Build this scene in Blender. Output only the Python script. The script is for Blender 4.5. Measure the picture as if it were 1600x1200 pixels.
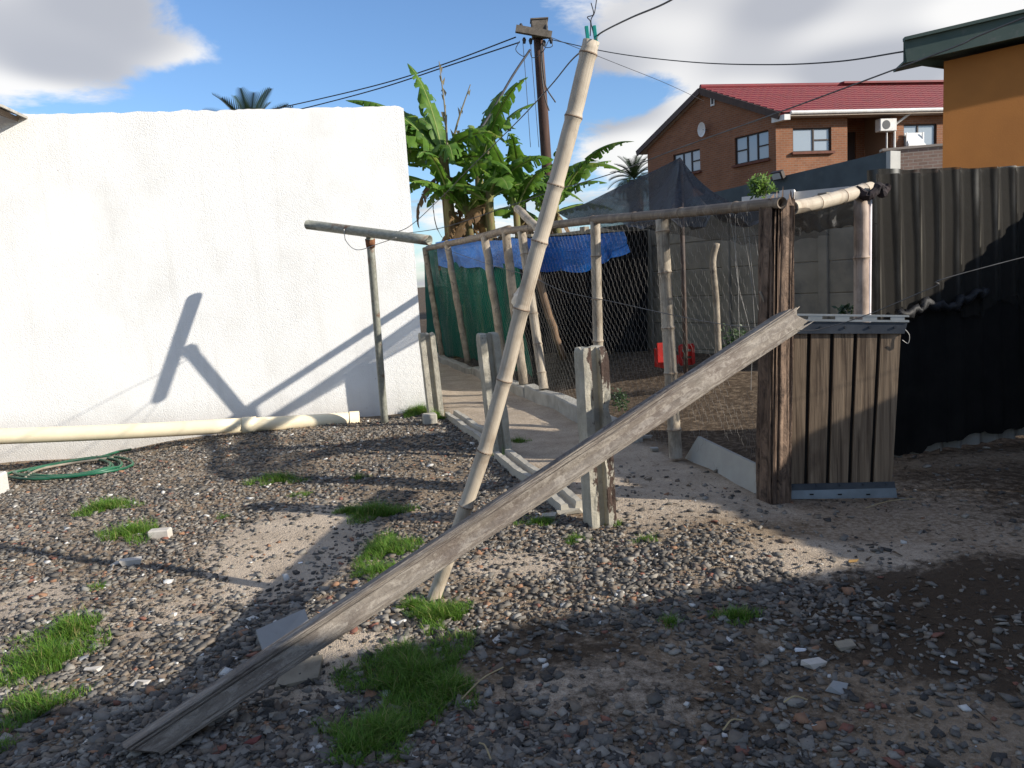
import bpy, math, random
import numpy as np
from mathutils import Vector, Matrix, noise as mnoise
random.seed(7); RNG = np.random.default_rng(7)
for o in list(bpy.data.objects): bpy.data.objects.remove(o)
SC = bpy.context.scene
COL = SC.collection
R = math.radians

# ------------------------------------------------------------------ camera
FPX, CX, CY = 1200.0, 800.0, 600.0
PITCH, ROLL, CAMH = R(7.6), R(3.5), 1.5
_n = Vector((math.sin(ROLL)*math.cos(PITCH), math.cos(ROLL)*math.cos(PITCH), math.sin(PITCH)))
_Z = -_n
_Y = (Vector((0, 0, 1)) - _n.z*_n).normalized()
_X = _Y.cross(_Z)
CAM = Vector((0, 0, CAMH))
def _w(v): return Vector((_X.dot(v), _Y.dot(v), _Z.dot(v)))
cam_data = bpy.data.cameras.new('camera')
cam = bpy.data.objects.new('camera', cam_data); COL.objects.link(cam)
cam_data.sensor_width = 36; cam_data.lens = 36*FPX/1600; cam_data.clip_end = 5000; cam_data.clip_start = 0.05
_r, _u, _b = _w(Vector((1, 0, 0))), _w(Vector((0, -1, 0))), _w(Vector((0, 0, -1)))
cam.matrix_world = Matrix(((_r.x, _u.x, _b.x, 0), (_r.y, _u.y, _b.y, 0), (_r.z, _u.z, _b.z, CAMH), (0, 0, 0, 1)))
SC.camera = cam
# survey helpers: sight lines from the photograph's station to real points
def ray(px, py): return _w(Vector(((px-CX)/FPX, (py-CY)/FPX, 1)))
def G(px, py, z=0.0):
    d = ray(px, py); return CAM + d*((z-CAMH)/d.z)
def PY(px, py, y):
    d = ray(px, py); return CAM + d*(y/d.y)
def PV(px, py, a, b):
    d = ray(px, py); nx, ny = -(b[1]-a[1]), (b[0]-a[0])
    return CAM + d*((nx*a[0]+ny*a[1])/(nx*d.x+ny*d.y))
def proj(p):
    q = Vector(p)-CAM; c = _X*q.x+_Y*q.y+_Z*q.z
    return (CX+FPX*c.x/c.z, CY+FPX*c.y/c.z, c.z)

# ------------------------------------------------------------------ light
SUN_AZ, SUN_EL = R(21), R(23)
to_sun = Vector((math.cos(SUN_AZ)*math.cos(SUN_EL), -math.sin(SUN_AZ)*math.cos(SUN_EL), math.sin(SUN_EL)))
sl = bpy.data.lights.new('sun', 'SUN'); sl.energy = 4.6; sl.angle = R(0.55); sl.color = (1.0, 0.93, 0.82)
sun = bpy.data.objects.new('sun', sl); COL.objects.link(sun)
sun.rotation_euler = (-to_sun).to_track_quat('-Z', 'Y').to_euler(); sun.location = (20, -8, 15)
SC.view_settings.view_transform = 'Standard'; SC.view_settings.look = 'None'
SC.cycles.max_bounces = 5; SC.cycles.diffuse_bounces = 3; SC.cycles.glossy_bounces = 2; SC.cycles.transparent_max_bounces = 10; SC.cycles.caustics_reflective = False; SC.cycles.caustics_refractive = False
SC.view_settings.exposure = 0.6; SC.view_settings.gamma = 1.0

# ------------------------------------------------------------------ node helpers
class NT:
    def __init__(s, tree): s.t = tree; s.n = tree.nodes; s.l = tree.links
    def new(s, typ, **kw):
        n = s.n.new(typ)
        for k, v in kw.items(): setattr(n, k, v)
        return n
    def link(s, a, b): s.l.new(a, b)
    def put(s, sock, v):
        if hasattr(v, 'is_output') or isinstance(v, bpy.types.NodeSocket): s.l.new(v, sock)
        else: sock.default_value = v
    def math(s, op, a, b=0.0, clamp=False):
        n = s.new('ShaderNodeMath', operation=op); n.use_clamp = clamp
        s.put(n.inputs[0], a); s.put(n.inputs[1], b); return n.outputs[0]
    def vmath(s, op, a, b=(0, 0, 0)):
        n = s.new('ShaderNodeVectorMath', operation=op)
        s.put(n.inputs[0], a); s.put(n.inputs[1], b)
        return n.outputs['Value'] if op in ('DOT_PRODUCT', 'LENGTH') else n.outputs['Vector']
    def mix(s, f, a, b, mode='MIX'):
        n = s.new('ShaderNodeMix', data_type='RGBA', blend_type=mode)
        s.put(n.inputs[0], f)
        s.put(n.inputs[6], a if not isinstance(a, tuple) else (*a[:3], 1)); s.put(n.inputs[7], b if not isinstance(b, tuple) else (*b[:3], 1))
        return n.outputs[2]
    def ramp(s, f, stops, interp='LINEAR'):
        n = s.new('ShaderNodeValToRGB'); n.color_ramp.interpolation = interp
        e = n.color_ramp.elements
        while len(e) < len(stops): e.new(0.5)
        for i, (p, c) in enumerate(stops):
            e[i].position = p; e[i].color = (*c, 1) if isinstance(c, tuple) else (c, c, c, 1)
        s.put(n.inputs[0], f); return n.outputs[0]
    def noise(s, vec, scale=5, detail=4, rough=0.55, dist=0.0):
        n = s.new('ShaderNodeTexNoise'); s.put(n.inputs['Vector'], vec)
        n.inputs['Scale'].default_value = scale; n.inputs['Detail'].default_value = detail
        n.inputs['Roughness'].default_value = rough; n.inputs['Distortion'].default_value = dist
        return n.outputs[0]
    def vor(s, vec, scale=5, feature='F1'):
        n = s.new('ShaderNodeTexVoronoi', feature=feature); s.put(n.inputs['Vector'], vec)
        n.inputs['Scale'].default_value = scale; return n.outputs[0]
    def mapping(s, vec, scale=(1, 1, 1), loc=(0, 0, 0), rot=(0, 0, 0)):
        n = s.new('ShaderNodeMapping'); s.put(n.inputs[0], vec)
        n.inputs['Scale'].default_value = scale; n.inputs['Location'].default_value = loc; n.inputs['Rotation'].default_value = rot
        return n.outputs[0]
    def bump(s, h, strength=0.3, dist=0.01, normal=None):
        n = s.new('ShaderNodeBump'); n.inputs['Strength'].default_value = strength; n.inputs['Distance'].default_value = dist
        s.put(n.inputs['Height'], h)
        if normal is not None: s.put(n.inputs['Normal'], normal)
        return n.outputs[0]

def new_mat(name):
    m = bpy.data.materials.new(name); m.use_nodes = True
    t = NT(m.node_tree); b = t.n['Principled BSDF']
    tc = t.new('ShaderNodeTexCoord')
    return m, t, b, tc

def M(name, c1, c2=None, scale=4, detail=5, rough=0.8, bump=0.0, bscale=30, bdist=0.01, stretch=(1, 1, 1), coords='Object',
      lo=0.35, hi=0.65, metal=0.0, c3=None, scale3=1.2, lo3=0.55, hi3=0.7, spec=0.3, transl=0.0, alpha=None):
    m, t, b, tc = new_mat(name)
    v = t.mapping(tc.outputs[coords], scale=stretch)
    col = c1
    if c2 is not None:
        col = t.mix(t.ramp(t.noise(v, scale, detail), [(lo, 0.0), (hi, 1.0)]), c1, c2)
    if c3 is not None:
        col = t.mix(t.ramp(t.noise(t.mapping(v, loc=(3.1, 7.7, 1.3)), scale3, 6, 0.65), [(lo3, 0.0), (hi3, 1.0)]), col, c3)
    t.put(b.inputs['Base Color'], col if not isinstance(col, tuple) else (*col, 1))
    b.inputs['Roughness'].default_value = rough; b.inputs['Metallic'].default_value = metal
    b.inputs['Specular IOR Level'].default_value = spec
    if bump: t.link(t.bump(t.noise(v, bscale, 6, 0.6), bump, bdist), b.inputs['Normal'])
    out = t.n['Material Output']; sh = b.outputs[0]
    if transl:
        tr = t.new('ShaderNodeBsdfTranslucent'); t.put(tr.inputs[0], col if not isinstance(col, tuple) else (*col, 1))
        mx = t.new('ShaderNodeMixShader'); mx.inputs[0].default_value = transl
        t.link(sh, mx.inputs[1]); t.link(tr.outputs[0], mx.inputs[2]); sh = mx.outputs[0]; t.link(sh, out.inputs[0])
    if alpha is not None:
        tp = t.new('ShaderNodeBsdfTransparent'); mx = t.new('ShaderNodeMixShader')
        t.put(mx.inputs[0], alpha)
        t.link(tp.outputs[0], mx.inputs[1]); t.link(sh, mx.inputs[2]); t.link(mx.outputs[0], out.inputs[0])
    return m

# ------------------------------------------------------------------ world: Nishita sky with drifting cumulus
world = bpy.data.worlds.new('World'); SC.world = world; world.use_nodes = True
wt = NT(world.node_tree)
bg = wt.n['Background']
sky = wt.new('ShaderNodeTexSky', sky_type='NISHITA'); sky.sun_disc = False
sky.sun_elevation = SUN_EL; sky.sun_rotation = R(90)+SUN_AZ
sky.air_density = 1.0; sky.dust_density = 0.4; sky.ozone_density = 2.2
tcw = wt.new('ShaderNodeTexCoord'); dirv = wt.vmath('NORMALIZE', tcw.outputs['Generated'])
sep = wt.new('ShaderNodeSeparateXYZ'); wt.link(dirv, sep.inputs[0])
den = wt.math('ADD', wt.math('MAXIMUM', sep.outputs[2], 0.0), 0.22)
cmb = wt.new('ShaderNodeCombineXYZ')
wt.link(wt.math('DIVIDE', sep.outputs[0], den), cmb.inputs[0]); wt.link(wt.math('DIVIDE', sep.outputs[1], den), cmb.inputs[1])
pl = cmb.outputs[0]
nz = wt.noise(pl, 2.2, 7, 0.64, 0.3)
nz2 = wt.noise(wt.mapping(pl, loc=(0.05, 0.09, 0.3)), 2.2, 1, 0.5, 0.0)
dens = wt.math('MULTIPLY', wt.math('SUBTRACT', nz, 0.39), 1.45)
def blob(px, py, rad, amp, sx=1.0):
    global dens
    d = ray(px, py).normalized()
    df = wt.vmath('SUBTRACT', dirv, tuple(d))
    df = wt.vmath('MULTIPLY', df, (1/sx, 1/sx, 1.0))
    r2 = wt.math('DIVIDE', wt.vmath('LENGTH', df), rad)
    g = wt.math('MULTIPLY', wt.math('SUBTRACT', 1.0, wt.math('MULTIPLY', r2, r2), clamp=True), amp)
    dens = wt.math('ADD', dens, g)
blob(110, 70, 0.075, 0.42, 2.6); blob(360, 85, 0.035, 0.42, 3.0); blob(300, 165, 0.05, -0.4, 3.6)
blob(1150, 40, 0.13, 0.34, 2.6); blob(1450, 70, 0.12, 0.36, 2.4); blob(985, 150, 0.035, -0.42, 2.2); blob(1030, 215, 0.05, 0.36, 2.8)
blob(570, 70, 0.13, -0.75, 2.2); blob(720, 200, 0.10, -0.45, 2.4)
cm = wt.ramp(dens, [(0.06, 0.0), (0.36, 1.0)], 'EASE')
lit = wt.ramp(nz2, [(0.36, 1.0), (0.62, 0.0)], 'EASE')
ccol = wt.mix(lit, (5.2, 5.3, 5.7), (10.4, 10.2, 9.9))
skyc = wt.mix(1.0, sky.outputs[0], (1.32, 1.58, 1.9), 'MULTIPLY')
wcol = wt.mix(wt.math('MULTIPLY', cm, 0.93), skyc, ccol)
wt.link(wcol, bg.inputs[0]); bg.inputs[1].default_value = 0.066

# ------------------------------------------------------------------ object helpers
ORG = {}
def tag(o, label=None, cat=None, group=None, kind=None):
    if label: o['label'] = label
    if cat: o['category'] = cat
    if group: o['group'] = group
    if kind: o['kind'] = kind
    return o
def thing(name, loc, label, cat, group=None):
    o = bpy.data.objects.new(name, None); COL.objects.link(o); o.empty_display_size = 0.2
    o.location = loc; ORG[o.name] = Vector(loc); return tag(o, label, cat, group)
def place(o, origin, parent):
    ORG[o.name] = Vector(origin)
    if parent is not None:
        o.parent = parent; o.location = Vector(origin)-ORG[parent.name]
    else: o.location = origin
def obj(name, geo, mat, parent=None, origin=None, smooth=False, kind=None):
    V, F = geo[0], geo[1]; UV = geo[2] if len(geo) > 2 else None
    if origin is None: origin = ORG[parent.name] if parent is not None else Vector(V[0])
    me = bpy.data.meshes.new(name); ov = Vector(origin)
    me.from_pydata([(v[0]-ov.x, v[1]-ov.y, v[2]-ov.z) for v in V], [], F)
    if UV:
        ul = me.uv_layers.new(name='UVMap'); i = 0
        flat = [c for f in UV for uv in f for c in uv]
        ul.data.foreach_set('uv', flat)
    if smooth: me.polygons.foreach_set('use_smooth', [True]*len(me.polygons))
    me.materials.append(mat); me.update()
    o = bpy.data.objects.new(name, me); COL.objects.link(o); place(o, origin, parent)
    if kind: o['kind'] = kind
    return o
def join(*gs):
    V, F, U = [], [], []
    for g in gs:
        k = len(V); V += list(g[0]); F += [tuple(i+k for i in f) for f in g[1]]
        U += g[2] if len(g) > 2 else [[(0, 0)]*len(f) for f in g[1]]
    return V, F, U
def box(c, sx, sy, sz, ax=None, ay=None, az=None, bev=0.0):
    """box centred at c with half sizes along axes; chamfered corners when bev>0"""
    ax = Vector(ax or (1, 0, 0)).normalized(); ay = Vector(ay or (0, 1, 0)).normalized(); az = Vector(az or ax.cross(ay)).normalized()
    c = Vector(c)
    if bev <= 0:
        V = [c+ax*(sx*i)+ay*(sy*j)+az*(sz*k) for k in (-1, 1) for j in (-1, 1) for i in (-1, 1)]
        F = [(0, 2, 3, 1), (4, 5, 7, 6), (0, 1, 5, 4), (2, 6, 7, 3), (0, 4, 6, 2), (1, 3, 7, 5)]
        return V, F
    b = min(bev, sx*.9, sy*.9, sz*.9); V = []; idx = {}
    for k in (-1, 1):
        for j in (-1, 1):
            for i in (-1, 1):
                for a in range(3):
                    s = [sx*i, sy*j, sz*k]
                    for q in range(3):
                        if q != a: s[q] -= b*(1 if s[q] > 0 else -1)
                    idx[(i, j, k, a)] = len(V); V.append(c+ax*s[0]+ay*s[1]+az*s[2])
    F = []
    for a in range(3):
        o1, o2 = (a+1) % 3, (a+2) % 3
        for sg in (-1, 1):
            q = []
            for (p, r) in ((-1, -1), (1, -1), (1, 1), (-1, 1)):
                k = [0, 0, 0]; k[a] = sg; k[o1] = p; k[o2] = r; q.append(idx[(*k, a)])
            F.append(tuple(q if sg > 0 else q[::-1]))
        for s1 in (-1, 1):
            for s2 in (-1, 1):
                k0 = [0, 0, 0]; k0[o1] = s1; k0[o2] = s2; q = []
                for e, aa in ((-1, o1), (1, o1), (1, o2), (-1, o2)):
                    k = list(k0); k[a] = e; q.append(idx[(*k, aa)])
                F.append(tuple(q))
    for k in (-1, 1):
        for j in (-1, 1):
            for i in (-1, 1): F.append(tuple(idx[(i, j, k, a)] for a in range(3)))
    return V, F
def frame_for(d):
    d = d.normalized(); up = Vector((0, 0, 1)) if abs(d.z) < 0.95 else Vector((1, 0, 0))
    s = d.cross(up).normalized(); return s, s.cross(d).normalized()
def tube(pts, rad, seg=10, caps=True, jitter=0.0, section=None, hollow=0.0):
    """skin a polyline; rad number or list; section = list of (a,b) offsets scaled by rad"""
    pts = [Vector(p) for p in pts]; n = len(pts)
    if not hasattr(rad, '__len__'): rad = [rad]*n
    V, F, U = [], [], []; s0 = None; L = 0; ls = []
    for i, p in enumerate(pts):
        d = (pts[min(i+1, n-1)]-pts[max(i-1, 0)])
        if s0 is None: s, u = frame_for(d)
        else:
            s = (s0-d.normalized()*s0.dot(d.normalized())).normalized(); u = s.cross(d.normalized())
        s0 = s
        if i: L += (pts[i]-pts[i-1]).length
        ls.append(L)
        m = len(section) if section else seg
        for k in range(m):
            if section: a, b = section[k]
            else: a, b = math.cos(2*math.pi*k/seg), math.sin(2*math.pi*k/seg)
            r = rad[i]*(1+(random.uniform(-jitter, jitter) if jitter else 0))
            V.append(p+s*(a*r)+u*(b*r))
    m = len(section) if section else seg
    for i in range(n-1):
        for k in range(m):
            k2 = (k+1) % m
            F.append((i*m+k, i*m+k2, (i+1)*m+k2, (i+1)*m+k))
            U.append([(k/m, ls[i]), ((k+1)/m, ls[i]), ((k+1)/m, ls[i+1]), (k/m, ls[i+1])])
    if caps:
        if hollow > 0:
            for e in (0, n-1):
                c = pts[e]; base = len(V)
                d = (pts[1]-pts[0]) if e == 0 else (pts[-2]-pts[-1]); d = d.normalized()*0.06
                for k in range(m): V.append(c+(V[e*m+k]-c)*hollow)
                for k in range(m): V.append(c+d+(V[e*m+k]-c)*hollow)
                for k in range(m):
                    k2 = (k+1) % m
                    F.append((e*m+k, e*m+k2, base+k2, base+k)); U.append([(0, 0)]*4)
                    F.append((base+k, base+k2, base+m+k2, base+m+k)); U.append([(0, 0)]*4)
                F.append(tuple(base+m+k for k in range(m))); U.append([(0, 0)]*m)
        else:
            F.append(tuple(range(m-1, -1, -1))); U.append([(0, 0)]*m)
            F.append(tuple((n-1)*m+k for k in range(m))); U.append([(0, 0)]*m)
    return V, F, U
def sag(a, b, drop, n=16, wob=0.0):
    a, b = Vector(a), Vector(b); out = []
    for i in range(n+1):
        t = i/n; p = a.lerp(b, t); p.z -= drop*4*t*(1-t)
        if wob and 0 < i < n: p += Vector((random.uniform(-wob, wob), 0, random.uniform(-wob, wob)))
        out.append(p)
    return out
def smooth_poly(pts, sub=6):
    """Catmull-Rom through points"""
    P = [Vector(p) for p in pts]; P = [P[0]*2-P[1]]+P+[P[-1]*2-P[-2]]; out = []
    for i in range(1, len(P)-2):
        for k in range(sub):
            t = k/sub; a, b, c, d = P[i-1], P[i], P[i+1], P[i+2]
            out.append(0.5*((2*b)+(c-a)*t+(2*a-5*b+4*c-d)*t*t+(3*b-a-3*c+d)*t**3))
    out.append(P[-2]); return out
def N3(x, y, z, s=1.0): return mnoise.noise(Vector((x*s, y*s, z*s)))
def sstep(a, b, x): t = np.clip((x-a)/(b-a), 0, 1); return t*t*(3-2*t)

# ------------------------------------------------------------------ survey points
FENCE_A, FENCE_B = (0.48, 4.45), (-0.89, 9.28)               # line of concrete fence posts
COOP_A, COOP_B = (1.64, 4.82), (-1.31, 15.23)                # path side of the coop
WALL_R = Vector((-1.07, 9.35, 0)); WALL_L = Vector((-5.34, 8.65, 0))
PRE_A, PRE_B = (3.92, 10.0), (0.4, 15.0)                      # precast boundary wall
def coop_x(y): return 1.64-0.2834*(y-4.82)
def P_coop(px, py): return PV(px, py, COOP_A, COOP_B)

def gz_np(x, y):
    x = np.asarray(x, float); y = np.asarray(y, float)
    z = 0.018*np.sin(1.7*x+0.6)*np.cos(1.3*y+0.4)+0.010*np.sin(4.1*x-2.2*y)+0.007*np.sin(7.3*y+3.1*x)
    z = z-0.20*sstep(-1.9, -5.6, x)*sstep(4.0, 8.3, y)
    cx = x-(1.64-0.2834*(y-4.82))
    z = z+0.26*sstep(0.1, 2.2, cx)*sstep(6.5, 9.5, y)
    return z*sstep(40, 18, np.hypot(x, y))
def gz(x, y): return float(gz_np(x, y))
def Gt(px, py):
    p = G(px, py)
    for _ in range(4): p = G(px, py, gz(p.x, p.y))
    return p

# ------------------------------------------------------------------ ground sheet
def axis(lo, hi, step, far):
    a = list(np.arange(lo, hi+1e-6, step)); g = step
    l = [lo]; 
    while l[-1] > -far: g *= 1.6; l.append(l[-1]-g)
    h = [a[-1]]; g = step
    while h[-1] < far: g *= 1.6; h.append(h[-1]+g)
    return np.array(l[::-1][:-1]+a+h[1:])
gx, gy = axis(-7.0, 6.6, 0.055, 2500), axis(1.0, 16.5, 0.055, 2500)
XX, YY = np.meshgrid(gx, gy); ZZ = gz_np(XX, YY)
def fence_x(y): return 0.48-0.2836*(y-4.45)
def ell(px, py, rx, ry, x, y, soft=0.5):
    c = G(px, py); r = np.hypot((x-c.x)/rx, (y-c.y)/ry); return sstep(1+soft, 1-soft, r)
def vnoise(x, y, s, seed=0):
    """cheap smooth value noise on arrays"""
    rs = np.random.default_rng(seed); T = rs.random((64, 64))
    u, v = x*s, y*s; i = np.floor(u).astype(int); j = np.floor(v).astype(int); fu, fv = u-i, v-j
    fu = fu*fu*(3-2*fu); fv = fv*fv*(3-2*fv); g = lambda a, b: T[a % 64, b % 64]
    return (g(i, j)*(1-fu)+g(i+1, j)*fu)*(1-fv)+(g(i, j+1)*(1-fu)+g(i+1, j+1)*fu)*fv
def masks(x, y):
    fx = x-fence_x(y); cx = x-(1.64-0.2834*(y-4.82))
    wob = (vnoise(x, y, 1.7, 3)-0.5)*0.5+(vnoise(x, y, 5, 4)-0.5)*0.25
    path = sstep(0.0, 0.2, fx+wob*.3)*sstep(0.12, -0.05, cx)*sstep(4.0, 4.9, y+wob)
    yard = sstep(0.75, 1.35, fx+wob)*sstep(5.4, 5.0, y)*sstep(2.4, 3.6, y+0.25*x-0.5+wob)
    sand = np.maximum(.6*path, 0.33*yard)
    for (px, py, rx, ry, am) in [(455, 850, .50, .85, 1.0), (950, 1075, .42, .26, .55), (800, 885, .28, .2, .8), (20, 945, .35, .35, .7), (545, 1015, .30, .16, .9),
                                 (470, 1070, .28, .12, .8), (900, 970, .5, .25, .35), (1320, 870, .6, .35, .6), (250, 960, .35, .28, .55), (300, 730, .6, .25, .35), (820, 1130, .5, .2, .4), (60, 830, .5, .35, .5), (690, 790, .3, .4, .3), (620, 715, .8, .3, .3)]:
        sand = np.maximum(sand, am*ell(px, py, rx, ry, x+wob*.3, y+wob*.3))
    coop = sstep(0.0, 0.25, cx)*sstep(5.2, 5.8, y)
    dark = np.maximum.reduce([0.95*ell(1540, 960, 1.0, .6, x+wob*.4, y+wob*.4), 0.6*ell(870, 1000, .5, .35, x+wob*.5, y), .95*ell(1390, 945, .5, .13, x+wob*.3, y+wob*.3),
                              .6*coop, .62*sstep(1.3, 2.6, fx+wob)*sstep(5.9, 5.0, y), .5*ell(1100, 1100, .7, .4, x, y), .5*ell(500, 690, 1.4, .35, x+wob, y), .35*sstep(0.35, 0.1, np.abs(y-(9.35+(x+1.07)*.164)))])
    # gravel cover
    left = sstep(0.05, -0.12, fx+wob*.2)*sstep(0.03, 0.2, 9.35+(x+1.07)*0.164-y)
    near = sstep(4.6, 4.35, y)*sstep(1.15, 0.40, x-fence_x(y)-0.25*(3.2-y)+wob*1.2)
    grav = np.maximum(left, near)
    grav = grav*(1-np.clip(sand*(1-path*0), 0, 1)*0.93)*(1-.88*ell(900, 1030, .62, .36, x+wob*.6, y+wob*.3))*(1-.8*ell(1480, 1050, .7, .6, x+wob*.8, y+wob*.4))
    grav = np.maximum(grav, 0.10*sstep(6.5, 4.5, y)*(1-.6*sstep(.6, 1.3, fx)))
    grav = grav*(0.72+0.75*(vnoise(x, y, 2.3, 9)-0.35))
    return np.clip(sand, 0, 1), np.clip(dark, 0, 1), np.clip(grav, 0, 1)
sand_m, dark_m, grav_m = masks(XX, YY)
gme = bpy.data.meshes.new('ground')
nv = XX.size; W_, H_ = len(gx), len(gy)
ii = (np.arange(H_-1)[:, None]*W_+np.arange(W_-1)[None, :]).ravel()
quads = np.stack([ii, ii+1, ii+W_+1, ii+W_], 1)
def np_mesh(me, V, F):
    n = F.shape[1]
    me.vertices.add(len(V)); me.vertices.foreach_set('co', np.ascontiguousarray(V, np.float32).ravel())
    me.loops.add(F.size); me.loops.foreach_set('vertex_index', np.ascontiguousarray(F, np.int32).ravel())
    me.polygons.add(len(F)); me.polygons.foreach_set('loop_start', np.arange(0, F.size, n, dtype=np.int32))
    me.update(calc_edges=True)
np_mesh(gme, np.stack([XX.ravel(), YY.ravel(), ZZ.ravel()], 1), quads)
gme.polygons.foreach_set('use_smooth', [True]*len(gme.polygons))
for nm, arr in (('sand', sand_m), ('soil', dark_m)):
    a = gme.attributes.new(nm, 'FLOAT', 'POINT'); a.data.foreach_set('value', arr.ravel().astype(np.float32))
m, t, b, tc = new_mat('ground_earth')
oc = tc.outputs['Object']
def attr(t, nm):
    n = t.new('ShaderNodeAttribute'); n.attribute_name = nm; return n.outputs['Fac']
nA, nB, nC = t.noise(oc, 3.5, 4, .65), t.noise(oc, 38, 3, .7), t.noise(oc, 150, 1, .7)
soilc = t.mix(t.ramp(nA, [(.35, 0.), (.65, 1.)]), (0.165, 0.115, 0.074), (0.27, 0.205, 0.14))
soilc = t.mix(t.ramp(nB, [(.45, 0.), (.62, 1.)]), soilc, (0.29, 0.225, 0.16))
sandc = t.mix(t.ramp(nA, [(.3, 0.), (.7, 1.)]), (0.38, 0.31, 0.235), (0.56, 0.465, 0.36))
sandc = t.mix(t.ramp(nC, [(.55, 0.), (.72, 1.)]), sandc, (0.20, 0.155, 0.12))
sf = t.math('ADD', attr(t, 'sand'), t.math('MULTIPLY', t.math('SUBTRACT', nB, .5), .7))
col = t.mix(t.ramp(sf, [(.22, 0.), (.62, 1.)]), soilc, sandc)
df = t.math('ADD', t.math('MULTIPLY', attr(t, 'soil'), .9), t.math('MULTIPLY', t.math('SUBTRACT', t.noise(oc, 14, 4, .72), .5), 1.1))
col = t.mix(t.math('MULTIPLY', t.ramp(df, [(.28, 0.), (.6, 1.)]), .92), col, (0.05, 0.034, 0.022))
crumbs = t.ramp(t.vor(oc, 85), [(.10, 1.), (.2, 0.)])
col = t.mix(t.math('MULTIPLY', crumbs, .45), col, (.07, .058, .05))
t.link(col, b.inputs['Base Color']); b.inputs['Roughness'].default_value = .95; b.inputs['Specular IOR Level'].default_value = .15
hh = t.math('ADD', t.math('MULTIPLY', nB, 1.0), t.math('MULTIPLY', nC, .5))
t.link(t.bump(hh, .75, .018), b.inputs['Normal'])
gme.materials.append(m)
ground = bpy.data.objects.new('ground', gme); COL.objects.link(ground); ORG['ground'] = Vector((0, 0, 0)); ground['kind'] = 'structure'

# ------------------------------------------------------------------ stones
import bmesh
def stone_proto(seed, flat):
    rs = random.Random(seed); bm = bmesh.new(); n = rs.randint(8, 12)
    asp = rs.uniform(.55, .9); sk = rs.uniform(-.35, .35); cut = rs.randrange(8)
    for q in range(8):
        v = Vector(((1 if q & 1 else -1)*rs.uniform(.5, 1.1), (1 if q & 2 else -1)*asp*rs.uniform(.45, 1.1), (1 if q & 4 else -1)*flat*rs.uniform(.75, 1.1)))
        v.x += sk*v.y
        if q == cut: v *= .45
        bm.verts.new(v*.86)
    r = bmesh.ops.convex_hull(bm, input=bm.verts)
    junk = [g for g in r['geom_interior'] if isinstance(g, bmesh.types.BMVert)]
    bmesh.ops.delete(bm, geom=junk, context='VERTS')
    bmesh.ops.triangulate(bm, faces=bm.faces); bm.verts.index_update()
    V = np.array([v.co[:] for v in bm.verts]); F = np.array([[v.index for v in f.verts] for f in bm.faces])
    bm.free(); return V, F
PROTO = [stone_proto(100+i, random.Random(i).uniform(.16, .46)) for i in range(16)]
def stone_mat(name, src):
    m, t, b, tc = new_mat(name)
    if src == 'attr':
        n = t.new('ShaderNodeAttribute'); n.attribute_name = 'tone'; v = n.outputs['Fac']
    else: v = t.new('ShaderNodeObjectInfo').outputs['Random']
    c = t.ramp(v, [(0, (.055, .051, .047)), (.18, (.108, .099, .088)), (.36, (.155, .143, .126)), (.54, (.185, .153, .12)), (.66, (.215, .195, .168)),
                   (.80, (.14, .108, .085)), (.87, (.29, .265, .225)), (.935, (.27, .15, .09)), (.955, (.20, .085, .06)), (.968, (.26, .25, .23)), (.988, (.56, .55, .52))], 'CONSTANT')
    oc = tc.outputs['Object']
    c = t.mix(t.ramp(t.noise(oc, 55 if src == 'attr' else 2.5, 5, .7), [(.5, 0.), (.75, .45)]), c, (.22, .183, .142))
    t.link(c, b.inputs['Base Color']); b.inputs['Roughness'].default_value = .85; b.inputs['Specular IOR Level'].default_value = .3
    t.link(t.bump(t.noise(oc, 160 if src == 'attr' else 6, 2, .7), .3, .002 if src == 'attr' else .08), b.inputs['Normal'])
    return m
SM_ATTR, SM_OBJ = stone_mat('gravel_stone', 'attr'), stone_mat('loose_stone', 'obj')
# candidates inside what a viewer near the station can see
NCAND = 330000
cy_ = 1.9+7.6*RNG.random(NCAND)**0.95
cx_ = (RNG.random(NCAND)*2-1)*(0.78*cy_+0.35)
_, _, gm = masks(cx_, cy_)
keep = RNG.random(NCAND) < gm*0.62
cx_, cy_ = cx_[keep], cy_[keep]
size = np.exp(RNG.normal(np.log(0.0120), 0.44, len(cx_)))
size = np.clip(size*np.where(cy_ < 3.6, 1.12, 1.0), .005, .034)
# thin the tiniest ones far off
k2 = ~((cy_ > 5.5) & (size < .010)); cx_, cy_, size = cx_[k2], cy_[k2], size[k2]
cz_ = gz_np(cx_, cy_)
appear = size/np.hypot(cx_, cy_)
order = np.argsort(-appear)
visible = np.array([i for i in order[:2500] if (lambda q: 5 < q[0] < 1595 and q[1] < 1195)(proj((cx_[i], cy_[i], cz_[i])))])[:300]
rest = np.setdiff1d(np.arange(len(cx_)), visible)
proto_me = []
for i, (V, F) in enumerate(PROTO):
    me = bpy.data.meshes.new('stone'); np_mesh(me, V, F); me.materials.append(SM_OBJ); proto_me.append(me)
for i in visible:
    o = bpy.data.objects.new('stone', proto_me[random.randrange(16)]); COL.objects.link(o); o.parent = ground
    o.location = (cx_[i], cy_[i], cz_[i]+size[i]*.12); o.scale = (size[i]*1.1, size[i]*1.1, size[i])
    o.rotation_euler = (random.gauss(0, .3), random.gauss(0, .3), random.uniform(0, 6.28))
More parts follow.
